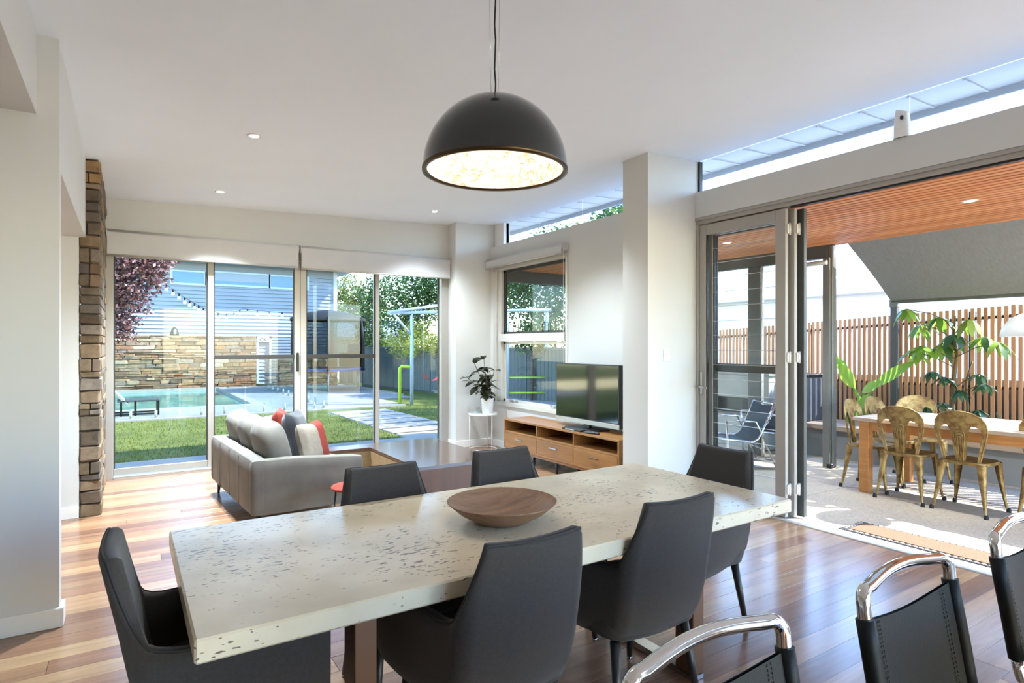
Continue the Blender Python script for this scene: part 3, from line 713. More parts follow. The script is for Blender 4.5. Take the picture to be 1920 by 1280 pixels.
dup(cc,(2.445,.475,0),R(180),'chrome-framed black leather chair cut off by the right edge')
kt = thing('breakfast_table', 'pale timber table corner at the bottom right edge', 'table', (2.5,-.17,0))
MB().box(-.865,-.6,.715,.9,.655,.75,.004).obj('tabletop', m_tabletop, kt)
for x, y in ((-.8,-.5),(.8,-.5),(-.1,.5),(.8,.5)): MB().box(x-.035,y-.035,0,x+.035,y+.035,.715,.003).obj('leg', m_tabletop, kt)
# ---- sofa
sf = thing('sofa', 'grey velvet sofa seen from behind, facing the television', 'sofa', (.80,4.90,0), R(3.6))
# local: back along +y (length 1.62), depth along +x (.9)
SL, SD = 1.66, .90
def pad(b, x0, y0, z0, x1, y1, z1, r=.05, n=6, puff=0):
    cx, cy, cz = (x0+x1)/2, (y0+y1)/2, (z0+z1)/2; hx, hy, hz = (x1-x0)/2, (y1-y0)/2, (z1-z0)/2
    for ax, sg in ((0,1),(0,-1),(1,1),(1,-1),(2,1),(2,-1)):
        def fn(u,v):
            c = [0,0,0]; o = [i for i in range(3) if i != ax]; c[ax] = sg; c[o[0]] = 2*u-1; c[o[1]] = 2*v-1
            q = [c[0]*hx, c[1]*hy, c[2]*hz]; h = (hx,hy,hz); rr = min(r,hx*.99,hy*.99,hz*.99)
            inn = [max(-(h[i]-rr), min(h[i]-rr, q[i])) for i in range(3)]; d = Vector([q[i]-inn[i] for i in range(3)])
            if d.length > 1e-9: d = d.normalized()*rr
            p = [inn[i]+d[i] for i in range(3)]
            if puff: 
                f = (1-(q[(ax+1)%3]/h[(ax+1)%3])**2)*(1-(q[(ax+2)%3]/h[(ax+2)%3])**2); p[ax] += sg*puff*f*h[ax]
            return (cx+p[0], cy+p[1], cz+p[2])
        flip = (sg > 0) == (ax == 1)
        b.grid(fn, n, n, flip=flip)
    return b
def sell(b, hx, hy, hz, e1, e2):
    pw_ = lambda c, e: math.copysign(abs(c)**e, c)
    def fn(u,v):
        a = 2*math.pi*u; t = math.pi*(v-.5); c = pw_(math.cos(t),e1); return (hx*pw_(math.cos(a),.8)*c, hy*pw_(math.sin(a),e2)*c, hz*pw_(math.sin(t),e1))
    return b.grid(fn, 36, 20, cu=True)
MB().box(.02,.02,.14,SD-.02,SL-.02,.30,.02).obj('base', m_sofa, sf)
b = pad(MB(), 0,0,.13,.13,SL,.57,.035,8); b.obj('back_panel', m_sofa, sf)
for k in (.45,.80,1.2):
    MB().box(-.004,k-.004,.15,.004,k+.004,.55).obj('back_seam', m_sofa, sf)
def arm(y0, y1):
    b = pad(MB(), 0,y0,.13,SD,y1,.565,.035,10)
    b.v = [(x,y,z-(.045*max(0,(x-.3)/.6) if z > .4 else 0)) for x,y,z in b.v]; return b
arm(0,.10).obj('arm', m_sofa, sf); arm(SL-.10,SL).obj('arm', m_sofa, sf)
for k in range(2): pad(MB(), .14,.105+k*.73,.28,SD+.02,.105+(k+1)*.73-.005,.43,.045,8,.12).obj('seat_cushion', m_sofa, sf)
bl = .485
for k in range(3):
    b = sell(MB(), .115,bl/2+.012,.225,.62,.5)
    b.tf(Matrix.Translation((.235,.115+bl*(k+.5),.60)) @ Matrix.Rotation(R(-14),4,'Y') @ Matrix.Rotation(R((-3,2,5)[k]),4,'X'))
    b.obj('back_cushion', m_sofa, sf)
b = sell(MB(), .23,.085,.19,.4,.5); b.tf(Matrix.Translation((.62,SL-.19,.55)) @ Matrix.Rotation(R(14),4,'X')); b.obj('side_cushion', m_sofa, sf)
for x, y in ((.07,.07),(SD-.07,.07),(.07,SL-.07),(SD-.07,SL-.07)):
    MB().tube([(x,y,.14),(x+(-.012 if x < .4 else .012),y,0)], [.022,.010], 10).obj('leg', m_blackleg, sf)
def pillow(name, label, loc, rot, w, h, m1, m2=None):
    t = thing(name, label, 'cushion', loc); t.rotation_euler = rot
    def face(sg, b, u0=0, u1=1):
        def fn(u,v):
            uu = lerp(u0,u1,u); a = 2*uu-1; c = 2*v-1; k = max(0,(1-a**4)*(1-c**4))**.5; pin = 1-.07*(1-abs(a))*abs(c)**3; pin2 = 1-.07*(1-abs(c))*abs(a)**3
            return (a*w/2*pin2, sg*.075*k, c*h/2*pin)
        return b.grid(fn, 12, 14, flip=sg > 0)
    if m2:
        b = MB(); face(1,b,0,.5); face(-1,b,0,.5); b.obj('front_panel', m1, t); b = MB(); face(1,b,.5,1); face(-1,b,.5,1); b.obj('contrast_panel', m2, t)
    else: b = MB(); face(1,b); face(-1,b); b.obj('cover', m1, t)
    return t
pillow('cushion','navy velvet cushion propped against the sofa back cushions',(1.30,5.62,.64),(R(-12),0,R(62)),.46,.44,m_navy)
pillow('cushion','cream and rust two-tone cushion at the near sofa arm',(1.34,5.22,.60),(R(-14),0,R(50)),.40,.40,m_cream,m_rust)
pillow('cushion','rust cushion mostly hidden behind the navy one',(1.24,5.92,.64),(R(-12),0,R(75)),.42,.42,m_rust)
# ---- red side table by the sofa arm
rt = thing('side_table', 'small round rust-red table with thin black legs beside the sofa arm', 'side table', (1.49,4.60,0))
MB().lathe([(.0001,.335),(.16,.335),(.17,.342),(.17,.35),(.163,.358),(.0001,.358)], 32).obj('tabletop', m_rust, rt)
for k in range(3):
    a = 2*math.pi*k/3+2.75; MB().tube([(.13*math.cos(a),.13*math.sin(a),.336),(.158*math.cos(a),.158*math.sin(a),0)], .007, 8).obj('leg', m_black, rt)
# ---- low coffee table (L-shaped with open well)
ct = thing('coffee_table', 'low dark walnut coffee table with a wide top and open well', 'coffee table', (0,0,0))
x0,x1,xl,y0,y1,yb,zt = 2.185,3.04,1.68,4.93,6.44,6.19,.36
MB().prism([(x0,y0),(x1,y0),(x1,y1),(xl,y1),(xl,yb),(x0,yb)], zt-.03, zt).obj('tabletop', m_coffeetop, ct)
MB().box(x0+.004,y0+.004,.02,x1-.004,y0+.03,zt-.03).obj('front_panel', m_coffee, ct)
MB().box(x1-.03,y0+.03,.02,x1-.004,y1-.03,zt-.03).obj('side_panel', m_coffee, ct)
MB().box(x0+.004,y0+.03,.02,x0+.03,yb,zt-.03).obj('well_side_panel', m_coffeein, ct)
MB().box(xl+.03,yb+.004,.02,x0+.004,yb+.03,zt-.03).obj('well_back_panel', m_coffeein, ct)
MB().box(xl+.004,yb,.02,xl+.03,y1-.03,zt-.03).obj('end_panel', m_coffee, ct)
MB().box(xl,y1-.03,.02,x1-.004,y1-.004,zt-.03).obj('back_panel', m_coffee, ct)
MB().box(xl+.08,yb-.9,.0,x0+.003,yb+.003,.019).obj('well_shelf', m_coffeein, ct)
# ---- TV cabinet
tc = thing('tv_cabinet', 'timber television cabinet with three open bays above three drawers', 'cabinet', (0,0,0))
cx0, cx1, cy0, cy1, cz0, cz1 = 4.035, 4.455, 4.33, 6.45, .16, .525
MB().box(cx0,cy0,cz1-.022,cx1,cy1,cz1,.002).obj('top', m_tvcab, tc)
MB().box(cx0,cy0,cz0,cx1,cy0+.025,cz1-.022,.002).obj('side', m_tvcab, tc); MB().box(cx0,cy1-.025,cz0,cx1,cy1,cz1-.022,.002).obj('side', m_tvcab, tc)
MB().box(cx0,cy0,cz0,cx1,cy1,cz0+.022,.002).obj('bottom', m_tvcab, tc); MB().box(cx1-.012,cy0,cz0,cx1,cy1,cz1-.022).obj('back', m_cabdark, tc)
sz = .375; MB().box(cx0+.003,cy0+.025,sz-.018,cx1-.012,cy1-.025,sz,.001).obj('shelf', m_tvcab, tc)
third = (cy1-cy0-.05)/3
for k in (1,2): MB().box(cx0+.003,cy0+.025+third*k-.009,sz,cx1-.012,cy0+.025+third*k+.009,cz1-.022,.001).obj('divider', m_tvcab, tc)
for k in range(3):
    ya = cy0+.025+third*k+.003; dr = MB().box(cx0+.001,ya,cz0+.024,cx0+.02,ya+third-.006,sz-.021,.0015).obj('drawer', m_tvcab, tc)
    yc = ya+third/2; hb = MB(); hb.box(cx0-.022,yc-.065,.285,cx0-.014,yc+.065,.297,.002); hb.box(cx0-.016,yc-.06,.287,cx0+.002,yc-.05,.295); hb.box(cx0-.016,yc+.05,.287,cx0+.002,yc+.06,.295); hb.obj('handle', m_steel, dr)
MB().box(cx0+.02,cy0,cz0-.035,cx0+.05,cy1,cz0,.002).obj('plinth_rail', m_tvcab, tc)
for yy in (4.5,5.4,6.3):
    for xx in (cx0+.05,cx1-.05): MB().tube([(xx,yy,cz0-.03),(xx,yy,0)], [.024,.016], 10).obj('leg', m_blackleg, tc)
# ---- TV
tv = thing('television', 'flat black television reflecting the garden, on the timber cabinet', 'television', (4.27,5.10,.525))
MB().box(-.02,-.545,.06,.035,.535,.72,.006).obj('casing', m_black, tv)
MB().add([(-.0215,-.525,.115),(-.0215,.518,.115),(-.0215,.518,.705),(-.0215,-.525,.705)],[(0,3,2,1)]).obj('screen', m_screen, tv)
MB().box(-.026,-.545,.055,-.018,.535,.105,.002).obj('lower_trim', m_silver, tv)
MB().box(-.004,-.05,.012,.03,.05,.08,.003).obj('stand_neck', m_black, tv); MB().box(-.11,-.26,0,.11,.26,.014,.004).obj('stand_base', m_black, tv)
mbx = thing('media_box', 'flat black media box on the cabinet in front of the television', 'media player', (4.10,5.10,.525)); MB().box(-.05,-.16,0,.02,.16,.022,.004).obj('case', m_black, mbx); MB().box(-.052,-.05,.006,-.049,.10,.018).obj('display', m_silver, mbx)
rm = thing('remote_control', 'dark remote control lying on the timber cabinet', 'remote', (4.085,4.80,.525), R(20)); MB().box(-.02,-.09,0,.02,.09,.018,.006).obj('body', m_black, rm)
for k in range(5): MB().box(-.012,-.06+k*.025,.018,.012,-.045+k*.025,.0205,.001).obj('button', m_silver, rm)
# ---- white side table with plant and glass
st = thing('side_table', 'round white wire side table holding the pot plant', 'side table', (4.17,7.21,0), R(20))
MB().lathe([(.0001,.485),(.195,.485),(.2,.49),(.2,.515),(.194,.515),(.192,.497),(.0001,.497)], 40).obj('tray_top', m_white, st)
for k in range(3):
    a = 2*math.pi*k/3+.35; MB().cyl((.188*math.cos(a),.188*math.sin(a),.49),(.188*math.cos(a),.188*math.sin(a),0),.006,n=8).obj('leg', m_white, st)
MB().tube([(.188*math.cos(2*math.pi*k/36),.188*math.sin(2*math.pi*k/36),.014) for k in range(36)], .005, 6, closed=True).obj('base_ring', m_white, st)
pp = thing('pot_plant', 'dark-leaved rubber plant in a white ceramic pot', 'plant', (4.215,7.165,.497))
MB().lathe([(.0001,0),(.068,0),(.074,.01),(.09,.215),(.094,.222),(.084,.222),(.08,.19),(.0001,.19)], 36).obj('pot', m_pot, pp)
MB().lathe([(.081,.185),(.05,.20),(.0001,.203)], 20).obj('soil', m_soil, pp)
r = random.Random(8)
stems = []
for k, (dx, dy, hh) in enumerate([(-.15,.10,.70),(.0,.10,.76),(.08,-.05,.60),(-.24,.13,.50),(-.06,-.06,.55)]):
    pts = [Vector((.01*k-.02,.01*k-.01,.19))]
    for j in range(1,6): t_ = j/5; pts.append(Vector((dx*t_**1.3, dy*t_**1.3, .19+(hh-.19)*t_)))
    MB().tube(pts, .005, 6).obj('stem', m_stem, pp); stems.append(pts)
rmes = [MB().leaf((0,0,0),(1,0,0),(0,0,1),.165,.092,.18,5,.25+.1*k).mesh('leaf', m_rubber) for k in range(3)]
for pts in stems:
    for j in range(1,6):
        for q in range(3 if j > 1 else 2):
            a = r.uniform(0,6.28); el = r.uniform(-.5,.5) if j < 5 else r.uniform(.1,.9)
            o = inst(r.choice(rmes), 'leaf', pp, pts[j], (r.uniform(-.4,.4), -el, a), (r.uniform(.75,1.1),)*3)
gl = thing('drinking_glass', 'upturned clear tumbler beside the white plant pot', 'glass', (4.075,7.20,.497))
MB().lathe([(.040,0),(.036,.08),(.034,.105),(.0001,.107)], 24).obj('glass_body', m_glassv, gl)
# ================================================================== ALFRESCO SIDE (right)
struct(MB().box(4.70,-1.6,-.12,7.70,8.3,0), 'patio_floor', m_aggr, 'sandy exposed-aggregate patio floor outside the bifold doors', 'paving')
MB().box(4.72,3.29,.0002,7.66,3.296,.0009).obj('control_joint', m_greywall, bpy.data.objects['patio_floor'])
# roof with timber battens
ar = struct(MB().box(4.68,-1.6,2.705,7.12,8.1,2.85), 'alfresco_roof', m_alud, 'patio roof lined with orange cedar battens', 'roof')
MB().box(4.70,-1.59,2.851,7.11,8.09,2.875).obj('roof_sheet', m_roofgrey, ar)  # unseen top sheet, added to bounce sunlight in through the high windows
bm = [MB().box(0,0,0,.064,L,.04,.003).mesh('batten', m_cedar) for L in (2.55,2.34,2.60,2.19)]
ylens = (2.55,2.34,2.60,2.19)
x = 4.715; k = 0
while x < 7.06:
    yy = -1.59
    for q in range(4):
        inst(bm[q], 'batten', ar, (x, yy, 2.644)); yy += ylens[q]+.004
    x += .09; k += 1
MB().box(4.70,-1.59,2.69,7.10,8.09,2.704).obj('lining', m_netblack, ar)  # black sheet above the battens, its colour stands in for shade in the gaps
for dx, dy, lab in ((5.85,2.10,'bright recessed downlight in the cedar patio ceiling'),(5.87,4.49,'recessed patio downlight seen through the closed glass leaf')):
    downlight(dx,dy,2.643,lab,'patio ceiling downlights',power=40)
struct(MB().box(6.99,3.94,2.49,7.09,8.05,2.655), 'beam_side', m_darksteel, 'dark grey steel beam along the patio roof edge', 'beam')
struct(MB().box(4.70,8.0,2.46,7.1,8.1,2.668), 'beam_end', m_darksteel, 'dark beam across the far end of the patio roof', 'beam')
p1_ = thing('steel_post', 'grey steel patio post with bolts beside the outdoor table', 'post', (7.04,3.91,0))
MB().box(-.07,-.01,0,-.02,.07,2.49,.004).obj('channel', m_post, p1_); MB().box(-.025,-.03,0,.06,.06,2.64,.012).obj('column', m_post, p1_)
for k in range(12): MB().cyl((.02,-.036,.15+k*.2),(.02,-.028,.15+k*.2),.006,n=8).obj('bolt', m_steel, p1_)
MB().box(-.075,-.035,0,-.03,.02,.05,.006).obj('foot_bracket', m_black, p1_)
MB().cyl((-.1,.0,2.43),(-.1,.6,2.43),.028,n=12).obj('blind_tube', m_silver, p1_)
p2_ = thing('steel_post', 'dark steel patio post seen through the closed glass leaf', 'post', (7.05,4.93,0))
MB().box(-.05,-.09,0,.05,.09,2.49,.006).obj('column', m_darksteel, p2_)
MB().cyl((-.02,-.11,0),(-.02,-.11,2.49),.014,n=10).obj('downpipe', m_white, p2_)
# bench wall and fence
bw_ = struct(MB().box(7.66,-1.6,0,8.34,8.4,.355), 'garden_bench_wall', m_greywall, 'low grey rendered retaining wall behind the outdoor table', 'wall')
for k in range(9): MB().box(7.60,-1.6+k*1.11,.357,8.36,-1.6+k*1.11+1.104,.42,.006).obj('capping', m_tabletop, bw_)
fn_ = thing('timber_fence', 'vertical timber slat fence along the patio boundary', 'fence', (8.40,0,0))
sm_ = [MB().box(-.009,0,0,.009,.04,1,.002).mesh('slat', m_fence) for _ in range(1)]
def ftop(y): return max(1.60, 1.777+(5.14-y)*.0496)
y = -.6
while y < 8.6:
    inst(sm_[0], 'slat', fn_, (0,y,.30), sc=(1,1,ftop(y)-.30)); y += .0648
for yy in range(-1,9,2):
    MB().box(.02,yy-.03,0,.08,yy+.03,ftop(yy)-.03,.002).obj('post', m_darksteel, fn_)
for f_ in (.0,1): pass
for dz, zz in ((-.10,None),(None,.98)):
    rl = MB(); 
    for a in range(-1,9): rl.add([(X_,Y_,(ftop(Y_)+dz if dz else zz)+h_) for X_ in (.012,.04) for Y_ in (a,a+1) for h_ in (-.035,.0)], [(0,1,3,2),(4,6,7,5),(0,2,6,4),(1,5,7,3)])
    rl.obj('rail', m_alud, fn_)
MB().box(.10,-1.,0,.12,8.6,1.05).obj('backing_panel', m_greywall, fn_)
# neighbour beyond the fence
nh = thing('neighbour_house', 'white neighbouring house with pale metal roof beyond the timber fence', 'house', (11.5,0,0))
for k in range(13): MB().prism([(0,.0),(-.02,.0),(-.008,.19),(0,.19)], -6, 9.6, 'y').obj('wall_board', m_boardw, nh, (0,0,k*.19))
MB().box(0,-6,0,4,9.6,2.45).obj('wall', m_boardw, nh)
MB().box(-.32,-6,2.40,-.18,9.8,2.54,.01).obj('gutter', m_boardw, nh); MB().box(-.17,-6,2.40,.1,9.8,2.43).obj('eave', m_boardw, nh)
rf = MB()
for k in range(32): rf.box(-.28,-6+k*.5,0,5,-5.97+k*.5,.03)
rf.box(-.28,-6,-.03,5,9.8,0); rf.v = [(a,b,2.56+(a+.28)*.36+c) for a,b,c in rf.v]; rf.obj('roof', m_roofm, nh)
struct(MB().box(8.35,-8,-.1,30,18,0), 'side_yard', m_concrete, 'pale ground beyond the timber fence', 'ground')
# shade sail
ss = thing('shade_sail', 'grey shade cloth stretched down from the patio roof to the fence', 'shade sail', (0,0,0))
def sail(u,v):
    ya = lerp(3.77,1.92,u); yb = lerp(3.82,2.25,u); e = .02*math.sin(math.pi*v)*(1-u)
    return (lerp(7.12,8.30,v), lerp(ya,yb,v)-e*.6+(.10*math.sin(math.pi*v))*u*1.0, lerp(2.655,2.0,v)-.05*math.sin(math.pi*v)*math.sin(math.pi*u))
b = MB().grid(sail, 20, 14); b.grid(lambda u,v: tuple(Vector(sail(u,v))+Vector((.003,0,.006))), 20, 14, flip=True); b.obj('cloth', m_sail, ss)
MB().tube([sail(k/16,1) for k in range(17)], .014, 8).obj('edge_cable', m_sailedge, ss)
def band(u,v): p = sail(u,.955+.045*v); return (p[0],p[1],p[2]-.006)
MB().grid(band, 20, 2).obj('hem', m_sailedge, ss)
sp_ = thing('sail_post', 'dark steel post holding the lower corner of the shade sail', 'post', (8.32,3.80,.42)); MB().box(-.03,-.04,0,.03,.04,1.60,.004).obj('column', m_darksteel, sp_); MB().box(-.035,-.05,1.52,.01,.05,1.62,.004).obj('bracket', m_post, sp_)
# outdoor table
ot = thing('outdoor_table', 'chunky timber outdoor dining table with pale slatted top', 'table', (6.07,1.0,0))
n_ = 8; w_ = 1.02/n_
for k in range(n_): MB().box(k*w_+.003,0,.705,(k+1)*w_-.003,2.164,.74,.003).obj('plank', m_tabletop, ot)
for x in (.04,.89):
    for y in (.05,2.03): MB().box(x,y,0,x+.09,y+.09,.705,.003).obj('leg', m_jarrah, ot)
MB().box(.055,.1,.615,.08,2.06,.703,.002).obj('apron', m_jarrah, ot); MB().box(.94,.1,.615,.965,2.06,.703,.002).obj('apron', m_jarrah, ot)
MB().box(.1,.065,.615,.92,.09,.703,.002).obj('apron', m_jarrah, ot); MB().box(.1,2.08,.615,.92,2.105,.703,.002).obj('apron', m_jarrah, ot)
# metal cafe chairs
def make_cafe(label, loc, rz):
    t = thing('metal_chair', label, 'chair', loc, rz, 'aged brass metal chairs around the outdoor table')
    def seat(u,v):
        a = 2*math.pi*u; e = .45; cx = math.copysign(abs(math.cos(a))**e, math.cos(a)); cy = math.copysign(abs(math.sin(a))**e, math.sin(a)); k = v
        return (.18*cx*k, .18*cy*k, .448-.012*(1-k**2))
    b = MB().grid(seat, 40, 5, cu=True)
    b.grid(lambda u,v: (seat(u,1)[0]*(1+.02*math.sin(math.pi*v)), seat(u,1)[1]*(1+.02*math.sin(math.pi*v)), .448-.028*v), 40, 3, cu=True); b.obj('seat', m_rustm, t)
    for sx in (-1,1):
        for sy in (-1,1):
            o = (sx*.205, sy*.215, .0); lg = MB(); prof = [(0,.045,.44),(.15,.042,.40),(.5,.03,.25),(1,.013,.03)]
            def lf(u,v):
                q = v; cx = lerp(sx*.155, o[0], q**1.2); cy = lerp(sy*.155, o[1], q**1.2); w = interp([(0,.048),(.12,.044),(.5,.028),(1,.012)], q); zz = lerp(.435,.03,q)
                a = math.pi*(u-.5)*1.1+math.atan2(sy,sx); return (cx+w*math.cos(a)*.8-.010*sx, cy+w*math.sin(a)*.8-.010*sy, zz)
            lg.grid(lf, 8, 10); lg.grid(lambda u,v: tuple(Vector(lf(u,v))-Vector((sx*.003,sy*.003,0))), 8, 10, flip=True)
            lo_ = lg.obj('leg', m_rustm, t)
            MB().lathe([(.018,0),(.018,.02),(.012,.036)], 12, (o[0],o[1],0)).obj('rubber_foot', m_rubbertip, lo_)
    out = [(.135,.44),(.16,.55),(.185,.65),(.197,.72),(.190,.785),(.158,.835),(.105,.867),(.05,.88),(0,.884)]; inn = [(.118,.44),(.138,.55),(.158,.65),(.166,.70),(.152,.738),(.122,.758),(.085,.764),(.045,.766),(0,.766)]
    def lean(x, z, dy=0): return (x, -.165-.13*max(0,z-.44)-.03*(x/.2)**2*-1+dy, z)
    full_o = [(-x,z) for x,z in out]+[(x,z) for x,z in out[::-1][1:]]; full_i = [(-x,z) for x,z in inn]+[(x,z) for x,z in inn[::-1][1:]]
    n = len(full_o)
    def hoop(u,v,dy=0):
        i = u*(n-1); a = min(int(i),n-2); f = i-a; o = [lerp(full_o[a][c],full_o[a+1][c],f) for c in (0,1)]; q = [lerp(full_i[a][c],full_i[a+1][c],f) for c in (0,1)]
        return lean(lerp(o[0],q[0],v), lerp(o[1],q[1],v), dy)
    b = MB().grid(lambda u,v: hoop(u,v,.004), 48, 4); b.grid(lambda u,v: hoop(u,v,-.004), 48, 4, flip=True); bk = b.obj('backrest', m_rustm, t)
    MB().tube([hoop(k/48,0) for k in range(49)], .0075, 6).obj('rolled_edge', m_rustm, bk)
    MB().tube([hoop(k/48,1) for k in range(49)], .005, 6).obj('inner_edge', m_rustm, bk)
    def sw_(z): return interp([(.43,.036),(.5,.044),(.62,.054),(.7,.064),(.74,.078),(.77,.10)], z)
    def splat(u,v,dy=0): z = lerp(.43,.775,v); return lean((2*u-1)*sw_(z), z, dy)
    b = MB().grid(lambda u,v: splat(u,v,.004), 8, 14); b.grid(lambda u,v: splat(u,v,-.004), 8, 14, flip=True); b.obj('splat', m_rustm, t)
    for wd, z0, z1 in ((.042,.45,.72),(.028,.47,.695),(.014,.50,.67)):
        pts = []
        for k in range(25):
            a = k/24
            if a < .4: x, z = -wd*lerp(.45,1,a/.4), lerp(z0,z1-wd*.7,a/.4)
            elif a < .6: th = math.pi*(1-(a-.4)/.2); x, z = wd*math.cos(th), z1-wd*.7+wd*.7*math.sin(th)
            else: x, z = wd*lerp(1,.45,(a-.6)/.4), lerp(z1-wd*.7,z0,(a-.6)/.4)
            pts.append(lean(x,z,-.007))
        for dy in (0,.014): MB().tube([(p[0],p[1]+dy,p[2]) for p in pts], .0055, 5).obj('pressed_rib', m_rustm, t)
    return t
mc = make_cafe('aged brass metal chair at the outdoor table, left of the near pair', (6.225,2.715,0), R(-90))
dup(mc,(6.235,2.236,0),R(-92),'aged brass metal chair at the outdoor table, right of the near pair')
dup(mc,(6.42,1.70,0),R(-88),'aged brass metal chair cut off at the right edge beside the outdoor table')
dup(mc,(6.40,3.14,0),R(185),'aged brass metal chair behind the front corner leg of the outdoor table')
dup(mc,(6.87,3.16,0),R(178),'aged brass metal chair in the middle of the outdoor table end')
dup(mc,(7.30,3.06,0),R(130),'aged brass metal chair at the far corner of the outdoor table')
# pendant over outdoor table
op = thing('outdoor_pendant', 'white dome pendant hanging over the outdoor table at the right edge', 'lamp', (6.6,1.88,1.525))
MB().lathe([(.25*math.cos(a),.22*math.sin(a)) for a in [i*math.pi/2/14 for i in range(14)]]+[(.0001,.22)], 48).obj('shade', m_silver, op)  # white dome given a grey colour that stands in for shade
MB().lathe([(.0001,.21)]+[(.243*math.cos(a),.213*math.sin(a)) for a in [i*math.pi/2/14 for i in range(13,-1,-1)]], 48).obj('lining', m_white, op)
MB().cyl((0,0,.2),(0,0,2.644-1.525),.004,n=8).obj('cord', m_black, op); MB().lathe([(.03,.215),(.026,.26),(.0001,.27)], 16).obj('cap', m_steel, op)
# doormat
dm = thing('doormat', 'coir doormat with black scrolled rubber border at the threshold', 'mat', (4.725,1.05,0))
MB().box(.045,.06,0,.295,1.46,.014,.003).obj('coir_field', m_coir, dm)
fr = MB(); fr.box(0,0,0,.34,.058,.008,.002); fr.box(0,1.462,0,.34,1.52,.008,.002); fr.box(0,.06,0,.043,1.46,.008,.002); fr.box(.297,.06,0,.34,1.46,.008,.002); fr.obj('border', m_matblk, dm)
scr = MB()
def scroll(cx, cy):
    scr.tube([(cx+.016*math.cos(a)*(1-.07*a), cy+.018*math.sin(a)*(1-.07*a), .010) for a in [i*.6 for i in range(16)]], .0028, 4)
for k in range(34):
    for cx in (.021,.319): scroll(cx,.08+k*.041)
for k in range(7):
    for cy in (.03,1.49): scroll(.05+k*.04,cy)
tag(scr.obj('scrollwork', m_coping, dm), kind='stuff')
# outdoor fireplace bench and cabinet
fp = thing('concrete_fireplace', 'raw concrete outdoor hearth with dark slot seen through the glass leaf', 'fireplace', (7.40,4.98,0))
b = MB(); b.box(0,0,0,.26,1.25,.46,.006); b.box(0,0,.70,.26,1.25,1.03,.006); b.box(0,0,.46,.26,.12,.70); b.box(0,1.0,.46,.26,1.25,.70); b.obj('body', m_concdark, fp)
MB().box(.2,.12,.46,.25,1.0,.70).obj('firebox', m_black, fp); MB().box(-.01,.10,.45,.01,1.02,.47).obj('slot_trim', m_darksteel, fp); MB().box(-.02,-.02,1.03,.28,1.27,1.06,.004).obj('shelf', m_concrete, fp)
bc = thing('barbecue_cabinet', 'dark blue-grey box cabinet standing on the low wall by the slats', 'cabinet', (7.74,4.62,.42)); MB().box(0,0,0,.36,.26,.60,.01).obj('body', mat('slate_blue_paint',(78,84,94),.5), bc); MB().box(-.012,-.012,.60,.372,.272,.635,.006).obj('lid', m_black, bc)
# sling lounge chairs
def make_sling(label, loc, rz):
    t = thing('sling_chair', label, 'chair', loc, rz, 'chrome sling chairs on the patio'); r = .011
    for sx in (-.29,.29):
        MB().tube([(sx,-.33,.76),(sx,-.20,.45),(sx,-.15,.36),(sx,-.08,.32),(sx,.30,.36),(sx,.34,.375)], r, 8).obj('seat_rail', m_chrome, t)
        MB().tube([(sx,-.36,.02),(sx,-.12,.56),(sx,.22,.57)], r, 8).obj('arm_rail', m_chrome, t)
        MB().tube([(sx,.22,.57),(sx,.20,.05),(sx,.16,.015),(sx,-.34,.015)], r, 8).obj('leg_rail', m_chrome, t)
    for p in ((-.33,.76),(.34,.375),(-.16,.015),(-.18,.25)): MB().tube([(-.29,p[0],p[1]),(.29,p[0],p[1])], r, 8).obj('cross_bar', m_chrome, t)
    P = [(-.325,.745),(-.26,.59),(-.20,.45),(-.15,.365),(-.08,.318),(.10,.325),(.33,.37)]
    def fn(u,v):
        i = v*6; a = min(int(i),5); f = i-a; return (lerp(-.28,.28,u), lerp(P[a][0],P[a+1][0],f), lerp(P[a][1],P[a+1][1],f)-.02*math.sin(math.pi*u))
    b = MB().grid(fn, 10, 24); b.grid(lambda u,v: tuple(Vector(fn(u,v))+Vector((0,.004,.006))), 10, 24, flip=True); b.obj('sling', m_leather, t)
    return t
sc_ = make_sling('chrome sling chair nearest the closed glass leaf', (6.22,4.62,0), R(57))
dup(sc_,(7.08,4.78,0),R(62),'chrome sling chair half hidden behind the folded door edges')
# ---- planting along the fence
ut = thing('umbrella_tree', 'umbrella tree with glossy fanned leaflets above the outdoor table', 'plant', (8.02,3.03,.425))
tr_ = [(0,0,0),(.01,.02,.3),(-.01,0,.6),(.02,-.02,.9),(.0,.0,1.15),(.01,-.01,1.36)]
MB().tube(tr_, [.03,.026,.022,.018,.014,.008], 8).obj('trunk', m_stem, ut)
MB().tube([(.03,-.05,0),(.05,-.12,.3),(.04,-.10,.6),(.06,-.16,.85)], [.016,.014,.012,.008], 6).obj('trunk', m_stem, ut)
lmesh = {}
for nm, mm in (('leaflet',m_umb),('leaflet_d',m_umbd)):
    for q, (L, w_) in enumerate(((.24,.075),(.15,.055))): lmesh[nm,q] = MB().leaf((0,0,0),(1,0,0),(0,0,1),L,w_,.12,5,.45).mesh('leaflet', mm)
r = random.Random(21)
def umbel(c, base, n, big, dark, dirv=0):
    MB().tube([base, tuple((Vector(base)+Vector(c))/2+Vector((0,0,.03))), c], .005, 5).obj('stalk', m_stem, ut)
    a0 = r.uniform(0,6)
    for k in range(n):
        a = a0+2*math.pi*k/n; inst(lmesh['leaflet_d' if dark else 'leaflet', 0 if big else 1], 'leaflet', ut, c, (r.uniform(-.2,.2), r.uniform(.15,.6), a), (r.uniform(.8,1.1),)*3)
